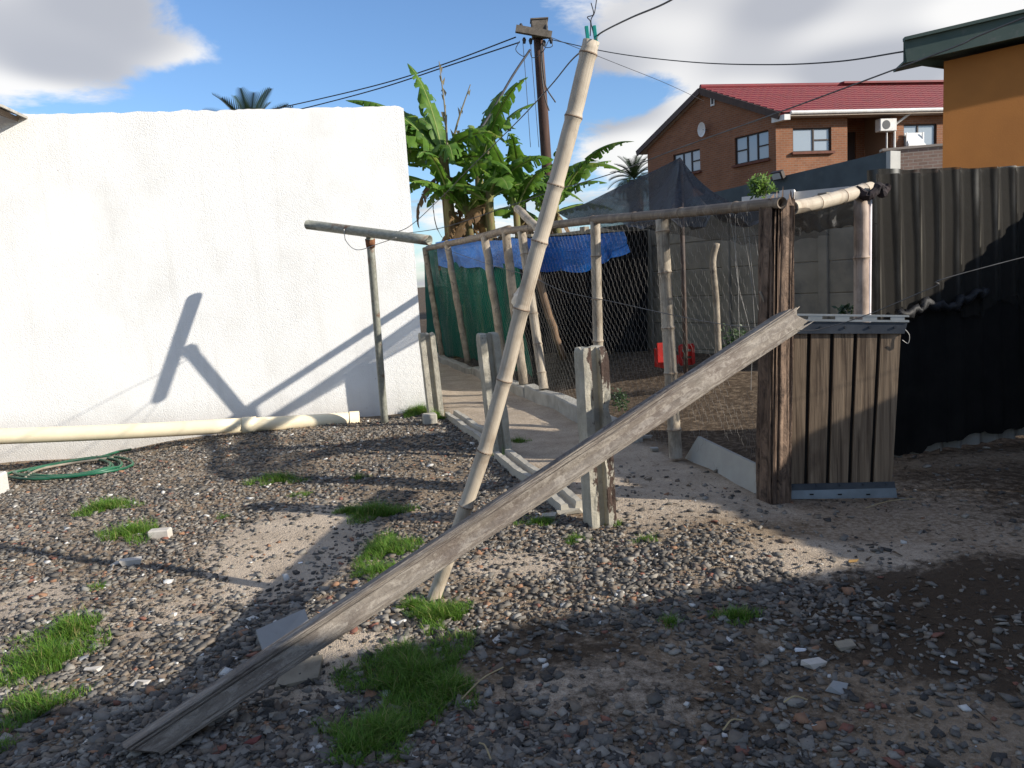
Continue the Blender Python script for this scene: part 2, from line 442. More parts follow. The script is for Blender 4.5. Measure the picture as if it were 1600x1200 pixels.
def scatter_mesh(name, xs, ys, zs, ss, protos, mat, parent, tilt=.3, lift=.2, tone=None):
    VV, FF, TT = [], [], []; off = 0; pid = RNG.integers(0, len(protos), len(xs))
    tone = RNG.random(len(xs)) if tone is None else tone
    for p, (V, F) in enumerate(protos):
        s = np.where(pid == p)[0]
        if not len(s): continue
        a = RNG.random(len(s))*6.283; tx = RNG.normal(0, tilt, len(s)); ty = RNG.normal(0, tilt, len(s))
        P = V[None]*ss[s][:, None, None]
        x, y, z = P[..., 0], P[..., 1], P[..., 2]
        y, z = y*np.cos(tx)[:, None]-z*np.sin(tx)[:, None], y*np.sin(tx)[:, None]+z*np.cos(tx)[:, None]
        x, z = x*np.cos(ty)[:, None]+z*np.sin(ty)[:, None], -x*np.sin(ty)[:, None]+z*np.cos(ty)[:, None]
        x, y = x*np.cos(a)[:, None]-y*np.sin(a)[:, None], x*np.sin(a)[:, None]+y*np.cos(a)[:, None]
        Q = np.stack([x+xs[s][:, None], y+ys[s][:, None], z+(zs[s]+ss[s]*lift)[:, None]], -1)
        nvp = len(V); VV.append(Q.reshape(-1, 3)); TT.append(np.repeat(tone[s], nvp))
        FF.append((F[None]+(np.arange(len(s))*nvp)[:, None, None]+off).reshape(-1, 3)); off += nvp*len(s)
    me = bpy.data.meshes.new(name); np_mesh(me, np.concatenate(VV), np.concatenate(FF))
    at = me.attributes.new('tone', 'FLOAT', 'POINT'); at.data.foreach_set('value', np.concatenate(TT).astype(np.float32))
    me.materials.append(mat); o = bpy.data.objects.new(name, me); COL.objects.link(o)
    ORG[o.name] = Vector((0, 0, 0))
    if parent: o.parent = parent
    return o
grav = scatter_mesh('gravel', cx_[rest], cy_[rest], cz_[rest], size[rest], PROTO, SM_ATTR, ground, .26, .16); grav['kind'] = 'stuff'
# sparse grit and bits of dead leaf on the bare earth to the right
nl = 16000
lx = RNG.uniform(.5, 4.6, nl); ly = RNG.uniform(2.1, 6.2, nl)
_, dk, _ = masks(lx, ly); kp = RNG.random(nl) < .16+.8*dk; lx, ly = lx[kp], ly[kp]
flat = [(np.array([[-1, -.22, 0], [1, -.12, .1], [.9, .2, .0], [-.8, .25, .12]]), np.array([[0, 1, 2], [0, 2, 3]])), (np.array([[-1, -.06, 0], [1, -.05, .1], [1, .05, .05], [-1, .06, 0]]), np.array([[0, 1, 2], [0, 2, 3]]))]
LITTER = M('leaf_litter', (.035, .026, .018), (.13, .085, .05), 30, 2)
lit_o = scatter_mesh('leaf_litter', lx, ly, gz_np(lx, ly), np.exp(RNG.normal(np.log(.010), .5, len(lx))), flat, LITTER, ground, .2, .25); lit_o['kind'] = 'stuff'

# ------------------------------------------------------------------ grass
m, t, b, tc = new_mat('grass_blades')
n = t.new('ShaderNodeAttribute'); n.attribute_name = 'tone'
gc = t.ramp(n.outputs['Fac'], [(0, (.055, .15, .012)), (.5, (.115, .245, .02)), (.85, (.18, .29, .04)), (1, (.32, .28, .11))])
t.link(gc, b.inputs['Base Color']); b.inputs['Roughness'].default_value = .6
tr = t.new('ShaderNodeBsdfTranslucent'); t.link(gc, tr.inputs[0]); mx = t.new('ShaderNodeMixShader'); mx.inputs[0].default_value = .35
t.link(b.outputs[0], mx.inputs[1]); t.link(tr.outputs[0], mx.inputs[2]); t.link(mx.outputs[0], t.n['Material Output'].inputs[0])
GRASS = m
patches = [  # px, py, rx(m), ry(m), blades, height
 (640, 1060, .20, .30, 6000, .06), (685, 965, .13, .12, 2600, .055), (590, 1150, .16, .13, 2600, .055), (700, 1080, .10, .16, 1500, .05), (645, 950, .06, .05, 500, .05), (560, 1170, .10, .10, 1100, .05),
 (605, 860, .17, .22, 2800, .06), (590, 895, .13, .12, 1000, .05), (585, 803, .22, .14, 2200, .07), (545, 800, .09, .08, 400, .05),
 (165, 795, .22, .18, 1300, .07), (205, 835, .17, .2, 1300, .07), (75, 1035, .15, .16, 1900, .07), (110, 990, .16, .14, 1300, .065), (50, 1110, .14, .11, 1300, .06), (20, 1060, .07, .07, 350, .05),
 (430, 752, .22, .12, 1000, .07), (560, 748, .07, .06, 150, .05), (470, 775, .1, .06, 200, .04), (655, 645, .22, .22, 1700, .10), (680, 655, .10, .12, 600, .11), (640, 635, .12, .12, 400, .09),
 (900, 845, .07, .05, 200, .04), (840, 818, .13, .06, 420, .05), (1150, 965, .12, .05, 420, .045), (1050, 975, .05, .04, 160, .04), (810, 690, .10, .06, 260, .05), (150, 920, .06, .05, 120, .04),
 (520, 660, .2, .08, 240, .05), (785, 715, .07, .05, 160, .06), (925, 560, .12, .1, 200, .1), (1010, 845, .08, .05, 120, .04), (5, 1170, .05, .04, 140, .04), (350, 810, .05, .05, 60, .04), (960, 820, .06, .05, 140, .04)]
gv, gt = [], []
for (px, py, rx, ry, nb, h) in patches:
    c = Gt(px, py); nb = int(nb*2.0); h *= .80; rx *= 1.08; ry *= 1.12
    a = RNG.random(nb)*6.283; r = RNG.random(nb)**.68*1.12*(0.8+.35*np.sin(a*3+px)+.2*np.sin(a*5+py))
    x = c.x+np.cos(a)*r*rx; y = c.y+np.sin(a)*r*ry
    kk = vnoise(x, y, 14, 2) > .22; x, y, r = x[kk], y[kk], r[kk]; nb = len(x)
    z = gz_np(x, y); hh = h*np.exp(RNG.normal(-.1, .35, nb))*(1.1-.5*np.clip(r, 0, 1)); ang = RNG.random(nb)*6.283
    ln = np.abs(RNG.normal(.75, .4, nb))*hh; w = RNG.uniform(.0009, .0019, nb)
    dx, dy = np.cos(ang), np.sin(ang); sx, sy = -dy*w, dx*w
    B = np.stack([x, y, z-.004], 1); D = np.stack([dx, dy, 0*dx], 1); S = np.stack([sx, sy, 0*sx], 1); Zu = np.array([0, 0, 1.])
    mid = B+D*(ln*.35)[:, None]+Zu*(hh*.6)[:, None]; tip = B+D*(ln*1.1)[:, None]+Zu*(hh*.95)[:, None]
    gv.append(np.stack([B-S, B+S, mid+S*.8, mid-S*.8, tip], 1)); gt.append(np.clip(RNG.normal(.45, .25, nb)+.5*(RNG.random(nb) < .10), 0, 1))
gv = np.concatenate(gv); gt = np.concatenate(gt); nb = len(gv)
base = (np.arange(nb)*5)[:, None, None]; FF = (np.array([[0, 1, 2], [0, 2, 3], [3, 2, 4]])[None]+base).reshape(-1, 3)
me = bpy.data.meshes.new('grass'); np_mesh(me, gv.reshape(-1, 3), FF)
at = me.attributes.new('tone', 'FLOAT', 'POINT'); at.data.foreach_set('value', np.repeat(gt, 5).astype(np.float32)); me.materials.append(GRASS)
gob = bpy.data.objects.new('grass', me); COL.objects.link(gob); tag(gob, 'short green grass growing in patches through the gravel', 'grass', kind='stuff')

# ------------------------------------------------------------------ white rendered building
m, t, b, tc = new_mat('white_stucco'); oc = tc.outputs['Object']
st = t.ramp(t.noise(t.mapping(oc, scale=(.9, .9, .7)), 1.6, 7, .62), [(.52, 0.), (.74, 1.)])
dr = t.ramp(t.noise(t.mapping(oc, scale=(5, 5, .35)), 1.5, 6, .6), [(.55, 0.), (.8, 1.)])
c = t.mix(t.math('MULTIPLY', st, .34), (.80, .795, .775), (.48, .47, .45)); c = t.mix(t.math('MULTIPLY', dr, .28), c, (.5, .48, .44))
sp = t.ramp(t.vor(oc, 3.3), [(.018, 1.), (.03, 0.)]); c = t.mix(t.math('MULTIPLY', sp, .5), c, (.25, .22, .2))
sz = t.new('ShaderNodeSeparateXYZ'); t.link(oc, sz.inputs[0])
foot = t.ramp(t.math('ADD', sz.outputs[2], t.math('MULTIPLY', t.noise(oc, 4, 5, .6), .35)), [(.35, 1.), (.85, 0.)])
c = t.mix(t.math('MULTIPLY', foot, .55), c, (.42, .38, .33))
t.link(c, b.inputs['Base Color']); b.inputs['Roughness'].default_value = .92; b.inputs['Specular IOR Level'].default_value = .2
rr = t.ramp(t.noise(t.mapping(oc, scale=(.5, .5, .5), loc=(4, 2, 1)), 1.2, 3, .5), [(.38, .25), (.6, 1.)])
peb = t.math('MULTIPLY', t.math('ADD', t.ramp(t.noise(oc, 75, 2, .6), [(.35, 0.), (.55, 1.)]), t.math('MULTIPLY', t.ramp(t.vor(oc, 60), [(.1, 0.), (.35, 1.)]), .8)), rr)
t.link(t.bump(peb, .42, .006), b.inputs['Normal'])
STUCCO = m
wdir = (WALL_R-WALL_L).normalized(); wback = Vector((-.279, .96, 0))
H_W = 3.61
wb = thing('white_building', WALL_R-Vector((0, 0, .3)), 'white rough-plastered building wall filling the left, with ragged top edge', 'building')
A = WALL_R-wdir*8.0
V, F = [], []; n = 160
for i in range(n+1):
    p = A.lerp(WALL_R, i/n)
    j = (N3(i*.31, 0, 0)*.016+N3(i*1.7, 3, 0)*.014)
    if i == n: j = -.03
    V += [p+Vector((0, 0, -.35)), p+Vector((0, 0, H_W-.06)), p+Vector((0, 0, H_W+j)), p+wback*.22+Vector((0, 0, H_W-.01+j)), p+wback*.22+Vector((0, 0, -.35))]
for i in range(n):
    a, c2 = i*5, (i+1)*5
    for k in range(4): F.append((a+k, c2+k, c2+k+1, a+k+1))
F += [(n*5, n*5+4, n*5+3, n*5+2, n*5+1), (0, 1, 2, 3, 4)]
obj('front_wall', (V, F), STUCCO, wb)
p0, p1 = WALL_R+wback*.222, WALL_R+wback*7
for nm, q0, q1, d in (('side_wall', p0, p1, -wdir*.11), ('rear_wall', p1, p1-wdir*8, -wback*.11)):
    cc = (q0+q1)/2+d; cc.z = H_W/2-.17
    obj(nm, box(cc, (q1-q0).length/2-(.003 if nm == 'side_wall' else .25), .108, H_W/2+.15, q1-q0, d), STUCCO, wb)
ROOFG = M('fibre_cement_roof', (.30, .30, .29), (.2, .2, .19), 6, rough=.9)
cc = (p0+p1)/2-wdir*4; cc.z = H_W-.35
obj('roof', box(cc, 3.85, 3.25, .04, wdir, wback), ROOFG, wb)
# low eave of the outbuilding joined on at the left edge
TILE_OLD = M('weathered_roof_sheet', (.33, .31, .28), (.5, .48, .44), 9, rough=.9, bump=.3)
SOFF = M('brown_soffit', (.12, .085, .06), (.2, .15, .11), 7)
CREAM = M('cream_plaster', (.62, .52, .40), (.55, .46, .36), 5, rough=.9)
lt = thing('lean_to_roof', (-6.4, 7.2, -.2), 'grey sheet roof corner with brown underside at the far left edge', 'roof')
e1 = PY(16, 171, 8.3); e0 = PY(-140, 115, 7.9)
dd = (e1-e0).normalized(); bk = Vector((-.15, .98, 0)); nn = dd.cross(bk).normalized()
ec = (e0+e1)/2-dd*.8+bk*.15
obj('roof_sheet', box(ec, (e1-e0).length/2+.8, .30, .012, dd, bk), TILE_OLD, lt)
obj('soffit_board', box(ec-nn*.05, (e1-e0).length/2+.72, .26, .025, dd, bk), SOFF, lt)
obj('gable_wall', box(Vector((-7.05, 8.25, 1.45)), .85, .06, 1.7, wdir, wback), CREAM, lt)
# white step at left
tag(obj('white_step', box(Gt(-32, 775)+Vector((0, 0, .06)), .17, .25, .10, wdir, wback, bev=.015), STUCCO), 'white plastered step corner beside the coiled hose', 'step')

# ------------------------------------------------------------------ cream drain pipe
PVC = M('cream_pvc', (.80, .70, .50), (.74, .64, .45), 6, rough=.45, c3=(.5, .42, .3), scale3=3, lo3=.62, hi3=.8, spec=.4)
pp = thing('drain_pipe', PY(565, 660, 8.95), 'long cream plastic drain pipe lying along the foot of the white wall', 'pipe')
a0, a1, a2 = PY(-60, 684, 7.75), PY(383, 664, 8.55), PY(560, 654, 8.85)
obj('pipe_section', tube([a0.lerp(a1, i/8)-Vector((0, 0, .012*math.sin(math.pi*i/8))) for i in range(9)], .082, 24), PVC, pp, smooth=True)
dq = (a1-a0).normalized()
obj('coupling', tube([a1-dq*.03, a1+dq*.12], .092, 24), PVC, pp, smooth=True)
o = obj('pipe_end', tube([a1+dq*.12, a1.lerp(a2, .6), a2], [.078, .078, .08], 24, hollow=.9), PVC, pp, smooth=True)
obj('end_collar', tube([a2-(a2-a1).normalized()*.1, a2+(a2-a1).normalized()*.01], .088, 24, hollow=.88), PVC, pp, smooth=True)

# ------------------------------------------------------------------ green hose
HOSE = M('green_hose', (.008, .075, .04), (.014, .12, .06), 5, rough=.4, c3=(.18, .16, .12), scale3=3, lo3=.58, hi3=.75, spec=.5)
HOSE2 = M('grey_hose', (.30, .26, .21), (.2, .17, .13), 8, rough=.6)
hp = []
c0 = Gt(105, 738)
for i in range(170):
    a = i*.155; k = 1+.16*math.sin(i*.037)+.05*math.sin(i*.21)
    q = c0+Vector((math.cos(a)*.52*k+.05*math.sin(i*.05), math.sin(a)*.46*k, 0))
    q = q-Vector((.2*(math.sin(a)), 0, 0)); q.z = gz(q.x, q.y)+.018+.0012*(i % 40)/4+.03*abs(math.sin(i*.083))
    hp.append(q)
tail = Gt(205, 706); hp += [hp[-1].lerp(tail, .5)+Vector((0, .06, .02)), tail+Vector((0, 0, .03))]
tag(obj('garden_hose', tube(hp, .0135, 8), HOSE, origin=c0, smooth=True), 'green garden hose coiled on the gravel at the wall foot', 'hose')
h2 = [Gt(40, 755), Gt(60, 742), Gt(100, 733), Gt(150, 726), Gt(178, 722)]
h2 = smooth_poly([q+Vector((0, 0, .05)) for q in h2])
tag(obj('grey_hose', tube(h2, .012, 8), HOSE2, origin=h2[0], smooth=True), 'short grey hose end lying across the green coil', 'hose')

# ------------------------------------------------------------------ washing line T post
m, t, b, tc = new_mat('galvanised_old'); uv = tc.outputs['UV']; oc = tc.outputs['Object']
c = t.mix(t.ramp(t.noise(t.mapping(uv, scale=(3, 6, 1)), 3, 6, .65), [(.35, 0.), (.65, 1.)]), (.20, .205, .17), (.34, .34, .29))
rust = t.ramp(t.noise(oc, 5, 7, .65), [(.56, 0.), (.66, 1.)]); c = t.mix(rust, c, (.14, .075, .045))
t.link(c, b.inputs['Base Color']); b.inputs['Roughness'].default_value = .6; b.inputs['Metallic'].default_value = .25
t.link(t.bump(t.noise(oc, 60, 5, .6), .2, .004), b.inputs['Normal']); GALV = m
tb, tj = Vector((-1.47, 8.61, gz(-1.47, 8.61)-.1)), Vector((-1.36, 8.0, 2.05))
bl, br = Vector((-2.07, 8.35, 2.23)), Vector((-.71, 7.55, 1.94))
tp = thing('washing_line_post', tb, 'T-shaped grey metal washing line post leaning in front of the white wall', 'post')
obj('upright', tube([tb.lerp(tj, i/10) for i in range(11)], [.041]*11, 16), GALV, tp, smooth=True)
obj('crossbar', tube([bl.lerp(br, i/8) for i in range(9)], .050, 18, hollow=.82), GALV, tp, smooth=True)
RUST = M('rust', (.13, .05, .025), (.22, .1, .05), 20, rough=.95)
obj('rusty_joint', tube([tj-(tj-tb).normalized()*.12, tj-(tj-tb).normalized()*.035], [.045, .052], 14), RUST, tp, smooth=True)
WIRE = M('line_wire', (.42, .41, .39), (.28, .27, .25), 20, rough=.5, metal=.3)
wl = [bl.lerp(br, .33)+Vector((0, -.06, 0)), bl.lerp(br, .34)+Vector((.0, -.07, -.12)), tj+Vector((-.12, -.09, -.14)), tj+Vector((.1, -.09, -.09)), bl.lerp(br, .75)+Vector((0, -.07, -.02))]
obj('tie_wire', tube(smooth_poly(wl), .004, 5), WIRE, tp)

# ------------------------------------------------------------------ concrete slotted fence posts
m, t, b, tc = new_mat('old_concrete_post'); oc = tc.outputs['Object']
n = t.new('ShaderNodeAttribute'); n.attribute_name = 'wear'
c = t.mix(t.ramp(t.noise(oc, 5, 7, .65), [(.35, 0.), (.65, 1.)]), (.44, .41, .335), (.27, .25, .20))
c = t.mix(t.ramp(t.noise(oc, 45, 4, .7), [(.58, 0.), (.7, 1.)]), c, (.26, .24, .21))
wf = t.math('ADD', n.outputs['Fac'], t.math('MULTIPLY', t.math('SUBTRACT', t.noise(t.mapping(oc, scale=(1, 1, .45)), 13, 6, .7), .5), 2.2))
c = t.mix(t.ramp(wf, [(.50, 0.), (.58, 1.)]), c, (.065, .04, .03))
t.link(c, b.inputs['Base Color']); b.inputs['Roughness'].default_value = .9
t.link(t.bump(t.noise(oc, 38, 6, .75), .8, .012), b.inputs['Normal']); CONC_POST = m
CONC = M('grey_concrete', (.40, .385, .345), (.29, .28, .25), 6, rough=.9, bump=.4, bscale=50, c3=(.17, .16, .14), scale3=3, lo3=.6, hi3=.75)
CONC_L = M('pale_concrete', (.43, .40, .34), (.35, .325, .275), 5, rough=.9, bump=.3, bscale=60, c3=(.3, .28, .24), scale3=4, lo3=.6, hi3=.75)
fdir = Vector((-.2727, .9621, 0)); fside = Vector((.9621, .2727, 0))
def concrete_post(px, py, h, label, lean=(0, 0), w=.075, d=.075, wear=1.0):
    base = Gt(px, py); o0 = base+fdir*d
    prof = [(-w, -d), (-.030, -d), (-.022, -d+.05), (.022, -d+.05), (.030, -d), (w, -d), (w, d), (.030, d), (.022, d-.05), (-.022, d-.05), (-.030, d), (-w, d)]
    wv = [.12, .72, .05, .0, .60, .72, .2, .2, .0, .0, .2, .2]
    # densify
    P, Wr = [], []
    for i in range(12):
        a, c2 = prof[i], prof[(i+1) % 12]; k = 3
        for q in range(k): P.append((a[0]+(c2[0]-a[0])*q/k, a[1]+(c2[1]-a[1])*q/k)); Wr.append(wv[i]*(1-q/k)+wv[(i+1) % 12]*q/k)
    m_ = len(P); rows = 46; V, F, ww = [], [], []; sd = random.uniform(0, 50)
    for r_ in range(rows+1):
        z = -.2+(h+.2)*r_/rows; top = max(0, (z-h+.03)/.03)
        for k, (a, c2) in enumerate(P):
            chip = max(0, N3(a*30+sd, c2*30, z*9)-.05)*.028*Wr[k]*2*wear+abs(N3(a*50+sd, c2*50, z*28))*.004
            f = 1-chip/max(.02, math.hypot(a, c2))-.10*top
            zz = z-(.035*max(0, N3(a*18+sd, c2*18, 5)) if r_ == rows else 0)
            v = o0+fside*(a*f)+fdir*(c2*f); v = Vector((v.x+lean[0]*z/h, v.y+lean[1]*z/h, base.z+zz)); V.append(v)
            ww.append(min(1, Wr[k]*wear*(.75+.5*N3(sd, a*9, z*2.5))))
    for r_ in range(rows):
        for k in range(m_):
            k2 = (k+1) % m_; F.append((r_*m_+k, r_*m_+k2, (r_+1)*m_+k2, (r_+1)*m_+k))
    F.append(tuple(rows*m_+k for k in range(m_)))
    o = obj('concrete_post', (V, F), CONC_POST, origin=base)
    at = o.data.attributes.new('wear', 'FLOAT', 'POINT'); at.data.foreach_set('value', ww)
    return tag(o, label, 'post', 'slotted concrete fence posts')
concrete_post(945, 824, 1.08, 'tall slotted concrete fence post, nearest one, with rust-stained crumbling edges', (-.005, 0), .08, .075, 1.0)
concrete_post(786, 712, 1.085, 'middle slotted concrete fence post with knobbly top behind the bamboo pole', (-.05, 0), .088, .08, .55)
concrete_post(683, 651, .98, 'farthest concrete fence post close to the white wall corner', (-.04, 0), .088, .075, .25)
# grooved base beams between them
def base_beam(a, b_, label, z=.035):
    a, b_ = Vector(a), Vector(b_); d = (b_-a).normalized(); s = Vector((d.y, -d.x, 0))
    prof = [(-.075, -.06), (-.075, .035), (-.03, .035), (-.022, .0), (.022, .0), (.03, .045), (.075, .045), (.075, -.06)]
    V, F = [], []; n = 40
    for i in range(n+1):
        p = a.lerp(b_, i/n); p.z = gz(p.x, p.y)+z
        for k, (u, v) in enumerate(prof):
            V.append(p+s*(u+N3(i*.6, k, u*9)*.006)+Vector((0, 0, v+N3(i*.5, k*3, 1)*.007)))
    m_ = len(prof)
    for i in range(n):
        for k in range(m_-1): F.append((i*m_+k, i*m_+k+1, (i+1)*m_+k+1, (i+1)*m_+k))
    F += [tuple(range(m_)), tuple(n*m_+k for k in range(m_-1, -1, -1))]
    return tag(obj('base_beam', (V, F), CONC_L, origin=a), label, 'concrete beam', 'grooved beams between the fence posts')
def fpt(y, off=0.0): return Vector((fence_x(y)+off, y, 0))
base_beam(fpt(6.82, 0), fpt(8.75, .02), 'grooved concrete base beam between the middle and farthest fence posts')
base_beam(fpt(4.75, -.06), fpt(6.5, -.02), 'grooved concrete base beam between the nearest and middle fence posts')
for (px, py, s, lb) in ((893, 800, .075, 'broken concrete lump at the near end of the base beam'), (860, 812, .05, 'small grey concrete lump left of the nearest fence post')):
    V, F = PROTO[3 if s > .06 else 5]; p = Gt(px, py)
    tag(obj('concrete_lump', ([p+Vector((v[0]*s*1.3, v[1]*s*1.2, v[2]*s+.02)) for v in V], [tuple(f) for f in F]), CONC_L, origin=p), lb, 'concrete lump')
p = Gt(672, 662); tag(obj('cut_stone', box(p+Vector((0, 0, .055)), .075, .06, .06, (1, .25, 0), (-.25, 1, 0), bev=.012), CONC_L, origin=p), 'pale square stone block at the foot of the farthest fence post', 'stone')

# ------------------------------------------------------------------ bamboo
def bamboo_mat(name, c1, c2, dark):
    m, t, b, tc = new_mat(name); uv = tc.outputs['UV']; oc = tc.outputs['Object']
    v = t.mapping(uv, scale=(26, 1.2, 1))
    c = t.mix(t.ramp(t.noise(v, 1.0, 5, .6), [(.35, 0.), (.65, 1.)]), c1, c2)
    c = t.mix(t.ramp(t.noise(t.mapping(oc, scale=(1.6, 1.6, .8)), 6, 6, .68), [(.48, 0.), (.66, .9)]), c, dark)
    cr = t.ramp(t.noise(t.mapping(uv, scale=(40, .8, 1)), 1, 2, .5), [(.33, 1.), (.37, 0.)]); c = t.mix(t.math('MULTIPLY', cr, .7), c, tuple(x*.35 for x in dark))
    t.link(c, b.inputs['Base Color']); b.inputs['Roughness'].default_value = .62; b.inputs['Specular IOR Level'].default_value = .3
    t.link(t.bump(t.noise(t.mapping(uv, scale=(60, 5, 1)), 1, 4, .6), .25, .004), b.inputs['Normal']); return m
BAM = bamboo_mat('dry_bamboo', (.50, .435, .345), (.41, .345, .265), (.30, .24, .18))
BAM_G = bamboo_mat('grey_bamboo', (.42, .36, .28), (.30, .255, .195), (.17, .135, .10))
BAM_P = bamboo_mat('pinkish_bamboo', (.46, .36, .29), (.38, .29, .235), (.22, .165, .13))
BRANCH = M('weathered_branch', (.34, .29, .225), (.20, .165, .125), 9, rough=.9, bump=.5, bscale=40, c3=(.09, .07, .055), scale3=8, lo3=.58, hi3=.68)
NODE = M('bamboo_node', (.16, .105, .07), (.28, .21, .15), 25, rough=.8)
def culm(name, pts, rad, nodes, mat, parent=None, origin=None, hollow=.8):
    """bamboo culm through pts with swellings at the node fractions (0..1)"""
    P = [Vector(p) for p in pts]; L = [0]
    for i in range(1, len(P)): L.append(L[-1]+(P[i]-P[i-1]).length)
    if not hasattr(rad, '__len__'): rad = [rad, rad]
    def at(s):
        s = max(0, min(L[-1], s))
        for i in range(1, len(P)):
            if s <= L[i]+1e-9: return P[i-1].lerp(P[i], (s-L[i-1])/max(1e-9, L[i]-L[i-1]))
        return P[-1]
    S = set([0, L[-1]]+[x for x in L])
    for f in nodes:
        for d in (-.022, -.009, -.003, .003, .009, .022): S.add(min(L[-1], max(0, f*L[-1]+d)))
    n = max(6, int(L[-1]/.12))
    for i in range(n): S.add(L[-1]*i/n)
    S = sorted(S); pts2, rr = [], []
    for s in S:
        r = rad[0]+(rad[-1]-rad[0])*s/L[-1]
        nd = min([abs(s-f*L[-1]) for f in nodes] or [9])
        r *= 1+.10*math.exp(-(nd/.014)**2)-.05*math.exp(-((nd-.02)/.012)**2)-.03*(min(nd, .12)/.12)
        pts2.append(at(s)); rr.append(r)
    o = obj(name, tube(pts2, rr, 16, hollow=hollow), mat, parent, origin if origin is not None else (None if parent is not None else P[0]), smooth=True)
    for f in nodes:
        if .01 < f < .99:
            r = (rad[0]+(rad[-1]-rad[0])*f)*1.105
            obj('node_ring', tube([at(f*L[-1]-.0035), at(f*L[-1]+.0035)], r, 16), NODE, o, smooth=True)
    return o
cl = [(676, 938, 3.56), (705, 860, 3.52), (728, 790, 3.50), (757, 705, 3.475), (788, 594, 3.45), (815, 483, 3.42), (843, 378, 3.405), (868, 290, 3.39), (896, 183, 3.37), (919, 84, 3.355), (924, 64, 3.35)]
pts = [PY(*q) for q in cl]; pts[0].z = min(pts[0].z, gz(pts[0].x, pts[0].y)-.01)
Ls = [0]
for i in range(1, len(pts)): Ls.append(Ls[-1]+(pts[i]-pts[i-1]).length)
prop = thing('bamboo_prop', pts[0], 'tall pale bamboo pole leaning upright in the middle, propping the washing line', 'bamboo pole')
culm('culm', pts, [.034, .036], [x/Ls[-1] for x in Ls[1:-1]], BAM, prop)
TEAL = M('teal_plastic', (.01, .22, .19), rough=.4)
tt = pts[-1]
for i, dx in enumerate((-.014, .014)):
    q = tt+Vector((dx, -.01, -.01)); obj('teal_peg', box(q+Vector((dx*.15, 0, .025)), .0075, .006, .042, (1, 0, .08), (0, 1, 0), bev=.002), TEAL, prop)
DARKWIRE = M('dark_wire', (.03, .03, .034), (.05, .05, .055), 15, rough=.6)
obj('hook_wire', tube(smooth_poly([tt+Vector((-.004, 0, .02)), tt+Vector((0, 0, .075)), tt+Vector((-.012, 0, .095)), tt+Vector((.014, 0, .105)), tt+Vector((.006, 0, .15))]), .0022, 5), DARKWIRE, prop)
obj('hook_wire', tube(smooth_poly([tt+Vector((.012, 0, .02)), tt+Vector((.002, 0, .08)), tt+Vector((.018, .0, .11)), tt+Vector((.03, 0, .165))]), .0022, 5), DARKWIRE, prop)

# ------------------------------------------------------------------ weathered timber beam lying aslant
m, t, b, tc = new_mat('weathered_timber'); uv = tc.outputs['UV']; oc = tc.outputs['Object']
g1 = t.noise(t.mapping(uv, scale=(26, 3.2, 1)), 1, 6, .68, 1.4)
c = t.mix(t.ramp(g1, [(.3, 0.), (.7, 1.)]), (.10, .084, .07), (.28, .245, .205))
c = t.mix(t.ramp(t.noise(t.mapping(oc, scale=(1, 1, 1)), 3.2, 7, .65), [(.40, 0.), (.62, .9)]), c, (.115, .09, .075))
sz = t.new('ShaderNodeSeparateXYZ'); t.link(uv, sz.inputs[0])
pale = t.ramp(t.noise(t.mapping(uv, scale=(16, 5, 1), loc=(3, 0, 0)), 2.2, 6, .75, .8), [(.40, 1.), (.52, 0.)])
c = t.mix(t.math('MULTIPLY', pale, .38), c, (.44, .40, .345))
t.link(c, b.inputs['Base Color']); b.inputs['Roughness'].default_value = .9
t.link(t.bump(t.math('ADD', g1, t.math('MULTIPLY', t.noise(oc, 90, 4, .7), .6)), .75, .012), b.inputs['Normal']); OLDTIMBER = m
m.node_tree.nodes  # keep
def beam_geo(a, b_, hw0, hw1, ht0, ht1, facing, n=70, seg=56, seed=0.0, rough=.006, ragged=.0, end0=.0, kf=1.0, sq=.52):
    a, b_ = Vector(a), Vector(b_); d = (b_-a).normalized(); L = (b_-a).length
    f = Vector(facing); f = (f-d*f.dot(d)).normalized(); u = d.cross(f).normalized()
    if u.z < 0: u = -u
    V, F, U = [], [], []
    for i in range(n+1):
        s = i/n; p = a+d*(L*s); hw = hw0+(hw1-hw0)*s; ht = ht0+(ht1-ht0)*s
        for k in range(seg):
            th = 2*math.pi*k/seg; e = sq
            x = math.copysign(abs(math.cos(th))**e, math.cos(th)); y = math.copysign(abs(math.sin(th))**e, math.sin(th))
            q = 1+N3(math.cos(th)*3+seed, math.sin(th)*3, s*L*1.2)*.05
            gr = N3(k*1.05*kf+seed, s*L*1.3, 7)*rough+(-.014*max(0, N3(k*.6*kf+seed*2, s*L*.7, 2)-.22)*4*(rough/.006))
            r = Vector((0, 0, 0))+u*(y*(hw*q+gr))+f*(x*(ht*q+gr))
            off = 0
            if ragged and i == n: off = ragged*(.6+N3(k*.22+seed, 1, 5)*1.6+.5*random.uniform(-.3, .3))*(1-.4*y)
            if end0 and i == 0: off = end0*(y)
            V.append(p+r+d*off)
    for i in range(n):
        for k in range(seg):
            k2 = (k+1) % seg; F.append((i*seg+k, i*seg+k2, (i+1)*seg+k2, (i+1)*seg+k))
            U.append([(k/seg, i/n*L), ((k+1)/seg, i/n*L), ((k+1)/seg, (i+1)/n*L), (k/seg, (i+1)/n*L)])
    F.append(tuple(range(seg))); U.append([(k/seg, 0) for k in range(seg)])
    F.append(tuple(n*seg+k for k in range(seg-1, -1, -1))); U.append([(k/seg, L) for k in range(seg)])
    return V, F, U
pb, ptop = PY(226, 1168, 2.36), PY(1226, 507, 4.52)
tb_ = thing('timber_beam', pb, 'long grey weathered timber beam lying aslant from the gravel up to the gate', 'timber beam')
